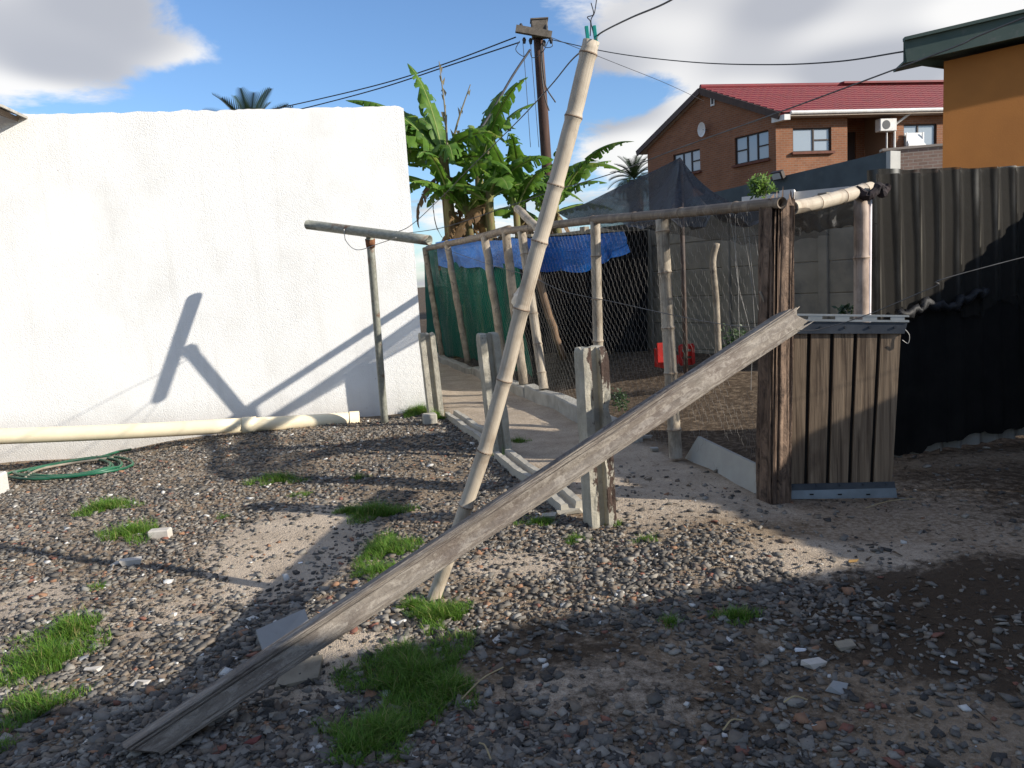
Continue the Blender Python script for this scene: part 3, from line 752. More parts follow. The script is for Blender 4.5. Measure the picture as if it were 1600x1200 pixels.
obj('beam', beam_geo(pb, ptop, .046, .072, .06, .08, (-.42, -1, -.10), 130, 72, 3.3, .0048, .09, -.05, sq=.36), OLDTIMBER, tb_)
td = (ptop-pb).normalized()
SPL = M('pale_splinter', (.42, .36, .29), (.30, .25, .2), 12, rough=.9)
for (f0, dz, ln, w) in ((PY(1130, 588, 4.3), 0, .30, .014), (PY(1160, 560, 4.36), 0, .46, .018), (PY(1205, 508, 4.46), 0, .30, .014), (PY(1190, 545, 4.42), 0, .28, .012)):
    obj('splinter', tube([f0, f0+td*ln*.6+Vector((0, 0, -.012)), f0+td*ln], [w, w*.8, w*.15], 6), SPL, tb_)

# ------------------------------------------------------------------ old sleeper post
m, t, b, tc = new_mat('split_sleeper'); uv = tc.outputs['UV']; oc = tc.outputs['Object']
g1 = t.noise(t.mapping(uv, scale=(17, 3.4, 1)), 1, 6, .72, 2.4)
c = t.mix(t.ramp(g1, [(.35, 0.), (.68, 1.)]), (.03, .018, .013), (.29, .195, .135))
c = t.mix(t.ramp(t.noise(oc, 6, 5, .6), [(.45, 0.), (.7, .6)]), c, (.16, .105, .07))
t.link(c, b.inputs['Base Color']); b.inputs['Roughness'].default_value = .92
t.link(t.bump(g1, 1.0, .02), b.inputs['Normal']); SLEEPER = m
sb = Gt(1208, 782); st_ = PY(1214, 330, sb.y+.04)
o = obj('sleeper_post', beam_geo(sb-Vector((0, 0, .1)), st_, .080, .080, .083, .083, (.34, -.94, 0), 120, 150, 9.1, .016, .07, kf=.30, sq=.42), SLEEPER, origin=sb)
tag(o, 'thick dark brown split wooden sleeper standing upright left of the gate', 'post')

# ------------------------------------------------------------------ chicken coop enclosure
coop = thing('chicken_coop', (1.2, 6.4, 0), 'ramshackle bird run of bamboo poles and chicken wire under black netting', 'chicken coop')
def lerp_pts(a, b_, n, wob=.0):
    a, b_ = Vector(a), Vector(b_)
    return [a.lerp(b_, i/n)+(Vector((random.gauss(0, wob), random.gauss(0, wob), 0)) if 0 < i < n else Vector((0, 0, 0))) for i in range(n+1)]
def coop_post(x0, y0, x1, y1, r, mat=BRANCH, dep=0.0, bamboo=False, nodes=None):
    a = P_coop(x0, y0); b_ = P_coop(x1, y1)
    if dep: a = PY(x0, y0, a.y+dep); b_ = PY(x1, y1, b_.y+dep)
    if bamboo: culm('post', [b_, a], [r, r*.95], nodes or [.1, .28, .47, .66, .85], mat, coop)
    else:
        n = 12; pts = lerp_pts(b_, a, n, .005); obj('post', tube(pts, [r*(1+.10*N3(i*.8, r*50, x0)) for i in range(n+1)], 10, jitter=.05), mat, coop, smooth=True)
coop_post(664, 388, 692, 566, .06, BRANCH); coop_post(698, 378, 731, 566, .058, BRANCH); coop_post(757, 372, 790, 580, .062, BRANCH)
coop_post(790, 362, 818, 600, .062, BRANCH); coop_post(815, 362, 850, 608, .058, BAM_G, bamboo=True); coop_post(930, 346, 938, 690, .052, BAM_G, bamboo=True)
coop_post(1034, 343, 1056, 715, .055, BAM_G, bamboo=True, nodes=[.12, .36, .55, .78, .95])
o = obj('stay', tube(lerp_pts(P_coop(850, 366), P_coop(808, 326), 6, .01), .05, 10), BAM_G, coop, smooth=True)
obj('leaning_stay', tube(lerp_pts(PY(880, 560, 10.8), PY(838, 425, 10.3), 8, .01), .05, 10), M('brown_pole', (.20, .13, .08), (.13, .085, .055), 8), coop, smooth=True)
# rails
r1 = [P_coop(1222, 317), P_coop(1130, 326), P_coop(1040, 335), P_coop(935, 343), P_coop(860, 352), P_coop(786, 362)]
RAILM = bamboo_mat('mossy_bamboo', (.17, .13, .095), (.10, .078, .056), (.25, .20, .15))
culm('rail', r1, [.036, .046], [.08, .2, .33, .48, .62, .8, .92], RAILM, coop)
r2 = [P_coop(790, 362)+Vector((.05, 0, .03)), P_coop(740, 372)+Vector((.05, 0, 0)), P_coop(668, 388)]
obj('rail', tube(smooth_poly(r2, 4), .055, 10), RAILM, coop, smooth=True)
culm('rail', [PY(1238, 325, 4.98), PY(1284, 316, 5.18), PY(1331, 303, 5.38), PY(1360, 295, 5.5)], [.046, .050], [.30, .62, .90], BAM, coop)
culm('post', [Vector((PY(1345, 500, 5.44).x, 5.44, 0)), PY(1346, 306, 5.44)], [.052, .050], [.22, .50, .78], BAM_P, coop)
WHITE_P = M('white_conduit', (.78, .74, .76), (.6, .56, .58), 6, rough=.5)
a = PY(1360, 302, 5.44); obj('conduit', tube([Vector((a.x-.015, 5.44, 0)), a], .012, 8), WHITE_P, coop, smooth=True)
CLOTHB = M('black_rag', (.02, .016, .018), (.05, .035, .035), 9, rough=.9)
q = PY(1354, 301, 5.42)
obj('tied_rag', tube(smooth_poly([q+Vector((-.09, -.03, .03)), q+Vector((-.02, -.07, -.03)), q+Vector((.06, -.06, .03)), q+Vector((.1, -.02, -.02)), q+Vector((.14, 0, .04))], 5), [.03]*21, 8, jitter=.25), CLOTHB, coop)
POLE_D = M('dark_steel', (.06, .045, .04), (.10, .07, .055), 10, rough=.7)
pk = PY(1063, 250, 8.7); pbase = PY(1072, 592, 8.7)
obj('centre_pole', tube([Vector((pbase.x, 8.7, .1)), pk], .026, 10), POLE_D, coop, smooth=True)
obj('inner_post', tube(smooth_poly([PY(1123, 560, 8.3), PY(1119, 470, 8.3), PY(1114, 410, 8.3), PY(1120, 380, 8.3)]), .035, 8), BRANCH, coop, smooth=True)
# shade netting tent
def net_mat(name, col, a_lo, a_hi, crest=0.0, rough=.6, spec=.35):
    m, t, b, tc = new_mat(name); oc = tc.outputs['Object']
    al = t.ramp(t.noise(t.mapping(oc, scale=(1, 1, 2)), 2.3, 6, .6, .5), [(.3, a_lo), (.7, a_hi)])
    wv = t.new('ShaderNodeTexWave'); t.put(wv.inputs['Vector'], tc.outputs['UV']); wv.inputs['Scale'].default_value = 28; wv.inputs['Distortion'].default_value = 1.5
    al = t.math('ADD', al, t.math('MULTIPLY', t.math('SUBTRACT', wv.outputs[1], .5), .10), clamp=True)
    if crest:
        na = t.new('ShaderNodeAttribute'); na.attribute_name = 'open'; al = t.math('SUBTRACT', al, t.math('MULTIPLY', na.outputs['Fac'], crest), clamp=True)
    b.inputs['Base Color'].default_value = (*col, 1); b.inputs['Roughness'].default_value = rough; b.inputs['Specular IOR Level'].default_value = spec
    t.link(t.bump(t.noise(oc, 14, 5, .6), .4, .01), b.inputs['Normal'])
    tr = t.new('ShaderNodeBsdfTransparent'); mx = t.new('ShaderNodeMixShader'); t.link(al, mx.inputs[0])
    t.link(tr.outputs[0], mx.inputs[1]); t.link(b.outputs[0], mx.inputs[2]); t.link(mx.outputs[0], t.n['Material Output'].inputs[0]); return m
NET = net_mat('black_shade_net', (.016, .016, .018), .66, .90)
NET_S = net_mat('sunlit_shade_net', (.085, .085, .085), .62, .86)  # paler copy of the black net: light on it put into the colour
NET_T = net_mat('thin_shade_net', (.07, .07, .07), .45, .7)
def fan(peak, loop, rad=14, sub=7, power=1.7, wr=.03):
    B = []
    for i in range(len(loop)):
        a, b_ = Vector(loop[i]), Vector(loop[(i+1) % len(loop)])
        for k in range(sub):
            p = a.lerp(b_, k/sub); p.z -= .10*math.sin(math.pi*k/sub); B.append(p)
    V, F, U = [Vector(peak)], [], []; n = len(B)
    for r_ in range(1, rad+1):
        s = r_/rad
        for k, p in enumerate(B):
            q = Vector(peak).lerp(p, s); q.z = p.z+(peak[2]-p.z)*(1-s)**power
            w = wr*(1-s*.3)*s*2; q += Vector((N3(k*.55, s*2, 1)*w, N3(k*.55, s*2, 4)*w, N3(k*.7, s*3, 8)*w*1.4)); V.append(q)
    for k in range(n): F.append((0, 1+k, 1+(k+1) % n)); U.append([(0, 0), (k/n*30, .1), ((k+1)/n*30, .1)])
    for r_ in range(rad-1):
        for k in range(n):
            a, b_ = 1+r_*n, 1+(r_+1)*n; k2 = (k+1) % n
            F.append((a+k, b_+k, b_+k2, a+k2)); U.append([(k/n*30, r_*.2), (k/n*30, r_*.2+.2), ((k+1)/n*30, r_*.2+.2), ((k+1)/n*30, r_*.2)])
    return V, F, U
loop = [P_coop(1228, 322), P_coop(1130, 329), P_coop(1040, 338), PY(968, 345, 9.4), PY(868, 332, 12.4), Vector((2.2, 12.6, 2.2)), Vector((2.35, 10.0, 2.25)), Vector((2.02, 8.1, 2.42))]
obj('net_roof', fan(pk+Vector((0, 0, .03)), loop), NET, coop, smooth=True)
def sheet(top, bot, nu, nv, wr=.03, freq=1.0, seed=0, hollowz=0.0):
    """cloth between two polylines of world points"""
    def samp(P, s):
        P = [Vector(p) for p in P]; x = s*(len(P)-1); i = min(int(x), len(P)-2); return P[i].lerp(P[i+1], x-i)
    V, F, U = [], [], []
    for j in range(nv+1):
        for i in range(nu+1):
            a, b_ = samp(top, i/nu), samp(bot, i/nu); s = j/nv; p = a.lerp(b_, s)
            e = math.sin(math.pi*min(1, s*1.2+.05))**.5 if s < .9 else 1
            w = wr*(.35+.65*s)
            p = p+Vector((N3(i*.35*freq+seed, j*.13*freq, 2)*w, (N3(i*.33*freq+seed, j*.10*freq, 6)+.5*N3(i*.8*freq+seed, j*.5*freq, 9))*w*1.4, N3(i*.4*freq+seed, 3, j*.3)*w*.6)); V.append(p)
    for j in range(nv):
        for i in range(nu):
            a = j*(nu+1)+i; F.append((a, a+1, a+nu+2, a+nu+1)); U.append([(i*.1, j*.1), (i*.1+.1, j*.1), (i*.1+.1, j*.1+.1), (i*.1, j*.1+.1)])
    return V, F, U
off = Vector((.12, .03, 0))
obj('net_skirt', sheet([P_coop(x, y)+off for x, y in ((1236, 326), (1130, 334), (1040, 342), (960, 350))], [P_coop(x, y)+off*2.2 for x, y in ((1236, 372), (1150, 384), (1090, 384), (965, 358))], 40, 8, .05, 1, 3), NET_T, coop, smooth=True)
obj('net_skirt', sheet([PY(1240, 334, 5.1), PY(1290, 324, 5.3), PY(1348, 308, 5.52)], [PY(1240, 366, 5.5), PY(1290, 360, 5.7), PY(1348, 350, 5.8)], 24, 8, .05, 1, 8), NET_S, coop, smooth=True)
# chicken wire
WIREM = M('chicken_wire', (.32, .31, .29), (.22, .20, .18), 30, rough=.55, metal=.35)
V, F = [], []; w_, h_ = .05, .028
L0 = (Vector((COOP_B[0], COOP_B[1], 0))-Vector((COOP_A[0], COOP_A[1], 0))); LL = L0.length; ud = L0.normalized(); nd = Vector((-ud.y, ud.x, 0))
railz = lambda s: 1.90+.36*min(1, s/6.5)
js = int(LL*.99/w_)
for j in range(js):
    s0 = .12+j*w_; zt = railz(s0); nk = int((zt-.08)/h_); prev = None
    for k in range(nk+1):
        ph = (k+2*(j % 2)) % 4; s = s0+(w_*.25)*(1 if ph in (0, 1) else -1)
        z = .06+k*h_
        q = Vector((COOP_A[0], COOP_A[1], 0))+ud*(s+N3(s*1.3, z*1.2, 4)*.05)+nd*(.045+N3(s*.9, z*1.1, 1)*.07+N3(s*3, z*3, 5)*.02); q.z = z+N3(s*2, z, 8)*.02
        if prev is not None and not (s0 < 1.1 and z < .9 and N3(s0*4, z*3, 2) > .05):
            d = (q-prev); r_ = .0008; a1 = frame_for(d); b0 = len(V)
            for e in (prev, q):
                for tt_ in range(3):
                    an = tt_*2.094; V.append(e+a1[0]*(math.cos(an)*r_)+a1[1]*(math.sin(an)*r_))
            for tt_ in range(3):
                t2 = (tt_+1) % 3; F.append((b0+tt_, b0+t2, b0+3+t2, b0+3+tt_))
        prev = q
obj('chicken_wire', (V, F), WIREM, coop, kind='stuff')
# strands of loose wire at the open end
for i in range(7):
    x0 = 1140+i*9; a = PY(x0, 330+random.uniform(0, 15), 5.35-.02*i); b_ = PY(x0+random.uniform(10, 42), 560+random.uniform(0, 130), 5.2)
    obj('loose_strand', tube(smooth_poly([a, a.lerp(b_, .35)+Vector((.03*random.uniform(-1, 1), 0, 0)), a.lerp(b_, .7)+Vector((.04*random.uniform(-1, 1), 0, 0)), b_], 6), .002, 4), WIREM, coop)
obj('wooden_stake', tube([PY(1212, 510, 4.74), PY(1187, 455, 4.8)], [.009, .007], 6), BRANCH, coop)

# cloths hung in the coop
m, t, b, tc = new_mat('blue_tarpaulin'); oc = tc.outputs['Object']
c = t.mix(t.ramp(t.noise(oc, 3, 5, .6), [(.3, 0.), (.7, 1.)]), (.004, .10, .40), (.012, .17, .60)); t.link(c, b.inputs['Base Color'])
b.inputs['Roughness'].default_value = .38; b.inputs['Specular IOR Level'].default_value = .5
t.link(t.bump(t.noise(t.mapping(oc, scale=(2, 2, 5)), 5, 5, .6, .8), .8, .04), b.inputs['Normal'])
tr = t.new('ShaderNodeBsdfTranslucent'); t.link(c, tr.inputs[0]); mx = t.new('ShaderNodeMixShader'); mx.inputs[0].default_value = .15
t.link(b.outputs[0], mx.inputs[1]); t.link(tr.outputs[0], mx.inputs[2]); t.link(mx.outputs[0], t.n['Material Output'].inputs[0]); TARP = m
ins = Vector((.14, .04, 0))
top = [P_coop(672, 386)+ins, P_coop(705, 381)+ins, P_coop(745, 377)+ins, P_coop(785, 374)+ins*1.5, PY(850, 371, 10.6), PY(905, 368, 10.4), PY(975, 362, 9.9)]
bot = [P_coop(672, 418)+ins, P_coop(715, 420)+ins, P_coop(760, 419)+ins, P_coop(800, 419)+ins*2, PY(845, 425, 10.8), PY(915, 424, 10.3), PY(985, 392, 9.9)]
tag(obj('blue_tarpaulin', sheet(top, bot, 80, 14, .13, .5, 5), TARP, smooth=True), 'crumpled blue tarpaulin hung along the upper side of the coop', 'tarpaulin')
tag(obj('blue_tarpaulin', sheet([P_coop(678, 379)+ins*.2, P_coop(735, 368)+ins*.2], [P_coop(680, 388)+ins*.2, P_coop(735, 376)+ins*.2], 14, 3, .06, 1, 7), TARP, smooth=True), 'narrow rolled edge of blue tarpaulin lying over the far rail', 'tarpaulin')
GREEN = net_mat('green_shade_cloth', (.001, .085, .058), .93, 1.0, 0, .95, .05)
tag(obj('green_net', sheet([P_coop(x, y)+ins*1.4 for x, y in ((648, 388), (700, 394), (745, 405), (790, 422))], [P_coop(x, y)+ins*1.4 for x, y in ((655, 555), (720, 562), (760, 572), (808, 590))], 30, 14, .09, 1, 11), GREEN, smooth=True), 'dark green shade cloth hung on the far part of the coop side', 'netting')
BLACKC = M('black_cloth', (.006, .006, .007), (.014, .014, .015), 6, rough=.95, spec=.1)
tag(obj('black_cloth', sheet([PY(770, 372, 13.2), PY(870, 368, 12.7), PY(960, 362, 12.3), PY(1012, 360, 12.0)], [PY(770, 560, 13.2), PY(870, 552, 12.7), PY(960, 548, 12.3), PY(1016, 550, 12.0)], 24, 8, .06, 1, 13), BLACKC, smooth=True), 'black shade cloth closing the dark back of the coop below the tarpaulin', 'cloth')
SACK = M('white_sack', (.62, .60, .56), (.42, .40, .37), 8, rough=.8, bump=.4)
a = P_coop(806, 450)+ins*.4; b_ = P_coop(812, 492)+ins*.4
tag(obj('white_sack', tube([a.lerp(b_, i/8) for i in range(9)], [.03, .06, .10, .13, .14, .13, .15, .11, .04], 12, jitter=.16), SACK, smooth=True), 'pale bundled sack hanging behind the coop posts', 'sack')

# kerbs along the coop
def kerb(y0, y1, w, h, label, mat, jz=0.0):
    n = max(2, int((y1-y0)/1.2)); root = None
    a = Vector((coop_x(y0)-.02, y0, 0)); b_ = Vector((coop_x(y1)-.02, y1, 0)); d = (b_-a).normalized(); s = Vector((d.y, -d.x, 0))
    V, F = [], []; prof = [(-w, -.1), (-w, h-.015), (-w+.015, h), (w-.015, h), (w, h-.015), (w, -.1)]; nn_ = 30
    for i in range(nn_+1):
        p = a.lerp(b_, i/nn_); p.z = gz(p.x-.3, p.y)
        for k, (u, v) in enumerate(prof): V.append(p+s*(u+N3(i*.5, k, y0)*.008)+Vector((0, 0, v+N3(i*.4, k*2, y0)*.008+jz*i/nn_)))
    for i in range(nn_):
        for k in range(5): F.append((i*6+k, i*6+k+1, (i+1)*6+k+1, (i+1)*6+k))
    F += [tuple(range(6)), tuple(nn_*6+k for k in range(5, -1, -1))]
    tag(obj('concrete_kerb', (V, F), mat, origin=a), label, 'kerb', 'concrete kerbs under the coop side')
kerb(6.75, 9.75, .075, .17, 'pale concrete kerb block under the coop, behind the nearest fence post', CONC)
kerb(9.8, 12.6, .07, .13, 'grey concrete kerb under the green shade cloth part of the coop', CONC)
kerb(12.65, 16.2, .07, .11, 'farthest thin concrete kerb at the end of the path', CONC)
# leaning white board by the sleeper
a, b_ = Gt(1070, 716), Gt(1189, 776)
c1, c2 = PV(1081, 683, a, b_), PV(1193, 738, a, b_); nb_ = Vector((-(b_-a).y, (b_-a).x, 0)).normalized()
c1 = c1+nb_*.05; c2 = c2+nb_*.05; th = nb_*.022
WBOARD = M('pale_board', (.38, .375, .335), (.32, .31, .28), 4, rough=.75, c3=(.3, .29, .26), scale3=5, lo3=.62, hi3=.8)
tag(obj('pale_board', ([a, b_, c2, c1, a+th, b_+th, c2+th, c1+th], [(0, 1, 2, 3), (4, 7, 6, 5), (0, 4, 5, 1), (1, 5, 6, 2), (2, 6, 7, 3), (3, 7, 4, 0)]), WBOARD, origin=a), 'plain pale board propped on edge against the sleeper', 'board')

# ------------------------------------------------------------------ wooden gate panel
m, t, b, tc = new_mat('gate_boards'); oc = tc.outputs['Object']
oi = t.new('ShaderNodeObjectInfo')
cmb_ = t.new('ShaderNodeCombineXYZ'); t.link(t.math('MULTIPLY', oi.outputs['Random'], 40), cmb_.inputs[0]); v = t.vmath('ADD', t.mapping(oc, scale=(34, 34, 1.2)), cmb_.outputs[0])
g1 = t.noise(v, 1.2, 6, .62, .6)
c = t.mix(t.ramp(g1, [(.36, 0.), (.64, 1.)]), (.085, .056, .035), (.27, .195, .128))
st2 = t.ramp(t.noise(t.mapping(v, scale=(.12, .12, 1.4)), 1.4, 5, .6), [(.55, 0.), (.72, 1.)]); c = t.mix(t.math('MULTIPLY', st2, .65), c, (.07, .042, .027))
t.link(c, b.inputs['Base Color']); b.inputs['Roughness'].default_value = .85; t.link(t.bump(g1, .5, .006), b.inputs['Normal']); GATEW = m
ga, gb = G(1224, 779), G(1399, 777)
gn = Vector((-(gb-ga).y, (gb-ga).x, 0)).normalized()     # away from the viewer
def gp(px, py, dep=0.0): return PV(px, py, ga, gb)+gn*dep
def slab4(tl, tr_, br_, bl_, th): return ([bl_, br_, tr_, tl, bl_+gn*th, br_+gn*th, tr_+gn*th, tl+gn*th], [(0, 1, 2, 3), (7, 6, 5, 4), (0, 4, 5, 1), (1, 5, 6, 2), (2, 6, 7, 3), (3, 7, 4, 0)])
gate = thing('wooden_gate', (ga+gb)/2, 'brown vertical-board gate panel with steel strips top and bottom', 'gate')
TL, TR, BR, BL = gp(1229, 520), gp(1412, 513), gp(1397, 762), gp(1226, 766)
for i in range(5):
    f0, f1 = i/5+.012, (i+1)/5-.020
    jz = random.uniform(-.004, .004)
    bx0, bx1 = TL.lerp(TR, f0), TL.lerp(TR, f1); cx0, cx1 = BL.lerp(BR, f0), BL.lerp(BR, f1); dp = gn*random.uniform(0, .004)
    mid = (bx0+bx1+cx0+cx1)/4; cen = mid
    ch = .006
    fr = [bx0.lerp(mid, .0), bx1, cx1, cx0]; fr = [p+dp for p in fr]
    ins_ = [p+((mid+dp)-p).normalized()*ch*1.4-gn*.006 for p in fr]
    bkp = [p+gn*.022 for p in fr]
    obj('board', (ins_+fr+bkp, [(3, 2, 1, 0), (0, 1, 5, 4), (1, 2, 6, 5), (2, 3, 7, 6), (3, 0, 4, 7), (4, 5, 9, 8), (5, 6, 10, 9), (6, 7, 11, 10), (7, 4, 8, 11), (8, 9, 10, 11)]), GATEW, gate, origin=Vector((mid.x, mid.y, 0)))
DKST = M('dark_painted_steel', (.045, .052, .065), (.075, .082, .095), 8, rough=.45, metal=.5)
LTST = M('galvanised_strip', (.42, .44, .45), (.33, .35, .36), 10, rough=.4, metal=.6)
MIDST = M('grey_steel_angle', (.20, .23, .26), (.15, .17, .19), 8, rough=.42, metal=.5)
obj('gap_shade_panel', slab4(gp(1231, 520, .024), gp(1410, 513, .024), gp(1395, 762, .024), gp(1228, 766, .024), .012), M('gap_shade', (.015, .012, .01)), gate)  # added dark sheet: shade in the board gaps put into its colour
obj('top_plate', slab4(gp(1237, 502, -.012), gp(1417, 504, -.012), gp(1412, 521, -.016), gp(1229, 521, -.016), .010), DKST, gate)
tb1 = [gp(1226, 490, -.015), gp(1418, 493, -.015)]
obj('top_strip', slab4(gp(1226, 490, -.02), gp(1419, 492.5, -.02), gp(1419, 495.2, -.02), gp(1226, 492.8, -.02), .03), LTST, gate)
obj('top_strip', slab4(gp(1226, 498.2, -.02), gp(1419, 500.2, -.02), gp(1419, 503.2, -.02), gp(1226, 501.4, -.02), .03), LTST, gate)
for x in (1226, 1262, 1304, 1347, 1390):
    k = (x-1226)/193*2.4
    obj('strip_web', slab4(gp(x, 492.9+k, -.018), gp(x+22 if x > 1230 else x+8, 492.9+k, -.018), gp(x+22 if x > 1230 else x+8, 498.2+k*.9, -.018), gp(x, 498.2+k*.9, -.018), .004), LTST, gate)
for x in (1282, 1320, 1358, 1397):
    p = gp(x, 511, -.016); obj('bolt', tube([p+gn*.004, p-gn*.006], .008, 8), DKST, gate)
obj('bottom_angle', slab4(gp(1223, 766, -.014), gp(1399, 761.5, -.014), gp(1400, 776, -.024), gp(1222, 778.5, -.024), .008), MIDST, gate)
obj('bottom_flange', slab4(gp(1226, 756, -.010), gp(1397, 752, -.010), gp(1398, 761.5, -.0145), gp(1224, 765.8, -.0145), .006), DKST, gate)
for x in (1267, 1311, 1355):
    p = gp(x, 771, -.023); obj('slot', box(p, .012, .002, .004, gb-ga, gn), M('slot_dark', (.01, .01, .01)), gate)
for x in (1238, 1275, 1311, 1348, 1384):
    p = gp(x, 759.5-(x-1226)*.025, -.012); obj('bolt', tube([p+gn*.004, p-gn*.005], .007, 8), DKST, gate)
obj('wire_tie', tube(smooth_poly([gp(1411, 512, -.01), gp(1419, 523, -.02), gp(1417, 536, -.02), gp(1408, 531, -.02)]), .0022, 5), WIRE, gate)

# ------------------------------------------------------------------ corrugated fence with netting
m, t, b, tc = new_mat('weathered_corrugated'); oc = tc.outputs['Object']
c = t.mix(t.ramp(t.noise(oc, 3, 7, .65), [(.35, 0.), (.65, 1.)]), (.27, .255, .225), (.18, .17, .15)); c = t.mix(t.ramp(t.noise(t.mapping(oc, scale=(6, 6, .6)), 2, 5, .6), [(.55, 0.), (.7, .6)]), c, (.11, .09, .075))
t.link(c, b.inputs['Base Color']); b.inputs['Roughness'].default_value = .88; t.link(t.bump(t.noise(oc, 40, 5, .6), .3, .006), b.inputs['Normal']); CORR = m
cf = thing('corrugated_fence', (2.9, 5.6, 0), 'grey corrugated sheet fence behind the gate at the right, draped in netting', 'fence')
CA, CB, CC = Vector((PY(1372, 400, 5.56).x, 5.56, 0)), Vector((4.22, 6.05, 0)), Vector((6.75, .9, 0))
def corr_sheet(a, b_, z0, z1, per=.187, amp=.027, off=0.0, jag=.012, phase=0.0, nper=14):
    d = (b_-a).normalized(); nrm = Vector((d.y, -d.x, 0)); L = (b_-a).length; n = max(8, int(L/per*nper)); V, F = [], []
    for i in range(n+1):
        s = L*i/n; w = math.cos(2*math.pi*(s/per)+phase)*amp
        for j in range(7):
            f = j/6; z = z0+(z1-z0)*f
            if j == 0: z += abs(N3(s*6, 1, z1))*.05
            if j == 6: z += N3(s*1.2, 2, z1)*jag
            p = a+d*s+nrm*(w+off+N3(s*.8, f*2, 3)*.015-.05*f); p.z = z; V.append(p)
    for i in range(n):
        for j in range(6): F.append((i*7+j, (i+1)*7+j, (i+1)*7+j+1, i*7+j+1))
    return V, F
d1 = (CB-CA).normalized(); L1 = (CB-CA).length
for i, (s0, s1) in enumerate(((0, .58), (.56, 1.16), (1.14, L1))):
    obj('sheet', corr_sheet(CA+d1*s0, CA+d1*s1, .02, 2.10+.02*i, off=.006*(i % 2), phase=2*math.pi*s0/.187), CORR, cf, smooth=True)
d2 = (CC-CB).normalized(); L2 = (CC-CB).length
for i in range(7):
    s0, s1 = i*L2/7, (i+1)*L2/7+.02
    obj('sheet', corr_sheet(CB+d2*s0, CB+d2*s1, .0, 1.93 if i < 2 else 2.10, off=.006*(i % 2), phase=2*math.pi*s0/.187, nper=8), CORR, cf, smooth=True)
n1 = Vector((d1.y, -d1.x, 0))
def netover(s0, s1, z0f, z1f, off, per=.187, amp=.018, nu=90, nv=16, seed=0, sagd=.0):
    V, F, U = [], [], []
    for i in range(nu+1):
        s = s0+(s1-s0)*i/nu
        for j in range(nv+1):
            f = j/nv; z = z0f(s)+(z1f(s)-z0f(s))*f
            w = math.cos(2*math.pi*(s+.01*N3(z*2, s, 3))/per)*amp; w = max(w, -amp*.25)
            p = CA+d1*s+n1*(w+off+N3(s*2.5+seed, z*1.5, 3)*.02*(1.4-f)-.05*f); p.z = z; V.append(p)
    for i in range(nu):
        for j in range(nv):
            a = i*(nv+1)+j; F.append((a, a+nv+1, a+nv+2, a+1)); U.append([(i*.05, j*.13), (i*.05+.05, j*.13), (i*.05+.05, j*.13+.13), (i*.05, j*.13+.13)])
    return V, F, U
NET2 = net_mat('fence_net', (.018, .0165, .0145), .90, 1.0, .95, .9, .1)
z_lo = lambda s: 1.06+.12*N3(s*3, 1, 1)+.05*N3(s*11, 2, 2)-.35*max(0, .35-s)
dn = obj('draped_net', netover(-.07, L1+.1, z_lo, lambda s: 2.13+.012*N3(s*5, 0, 0), .024, nu=260), NET2, cf, smooth=True)
opn = []
for i in range(261):
    s_ = -.07+(L1+.17)*i/260; k_ = max(0, math.cos(2*math.pi*s_/.187+.35))**4.5
    opn += [k_*(.55+.6*N3(s_*3, j*.2, 4))*(.6+.4*min(1, j/6)) for j in range(17)]
at = dn.data.attributes.new('open', 'FLOAT', 'POINT'); at.data.foreach_set('value', opn)
CLK = M('black_cloth_and_shade', (.006, .006, .006), (.012, .011, .010), 5, rough=.9, spec=.15)  # near-black holds the cloth's own colour plus the deep shade low down
def zt_(s): return 1.02+.20*math.sin(s*3.1+.4)*.5+.08*N3(s*4, 7, 7)+.05*N3(s*15, 3, 7)+.22*float(sstep(.4, 1.1, s))
def zb_(s): return .05+.07*float(sstep(.1, .9, s))+.05*N3(s*5, 5, 5)+.02*N3(s*16, 5, 1)
tag(obj('black_cloth', netover(.10, L1+.12, zb_, zt_, .055, amp=.016, seed=4), CLK, origin=CA, smooth=True), 'black cloth and deep shade low over the corrugated fence right of the gate', 'cloth')
# crumpled upper hem of the cloth
hp_ = [CA+d1*s+n1*(.075+.02*N3(s*9, 3, 3))+Vector((0, 0, zt_(s)+.03*N3(s*14, 1, 9))) for s in np.linspace(.1, .95, 34)]
tag(obj('torn_net_hem', tube(hp_, [.03+.018*N3(i*.9, 1, 1) for i in range(34)], 8, jitter=.3), NET, smooth=True), 'torn rolled hem of netting bunched across the corrugated fence', 'netting')
# ------------------------------------------------------------------ precast panel wall
pw = thing('precast_wall', (3.92, 10.0, .2), 'grey precast concrete panel wall closing the back of the coop', 'wall')
PANEL = M('precast_panel', (.30, .265, .205), (.21, .185, .143), 2.2, 7, rough=.92, bump=.35, bscale=35, c3=(.13, .12, .105), scale3=1.5, lo3=.5, hi3=.75)
pdv = Vector((-3.52, 5.0, 0)).normalized(); pn = Vector((-pdv.y, pdv.x, 0)); pn = pn if pn.y < 0 else -pn
q1 = PV(1289, 400, PRE_A, PRE_B); q2 = PV(1137, 420, PRE_A, PRE_B); q1.z = q2.z = 0; bay = (q2-q1).length; pdv = (q2-q1).normalized(); P0 = q1-pdv*bay
for i in range(6):
    p = P0+pdv*(bay*i); z0 = .0
    obj('post', box(p+Vector((0, 0, 1.17)), .065, .06, 1.19, pdv, pn, bev=.008), PANEL, pw)
    if i < 5:
        for r_ in range(6):
            cc = p+pdv*(bay/2)+Vector((0, 0, -.09+.40*r_+.2))+pn*(random.uniform(-.004, .004))
            obj('panel', box(cc, bay/2-.058, .022, .1995, pdv, pn, bev=.012), PANEL, pw)
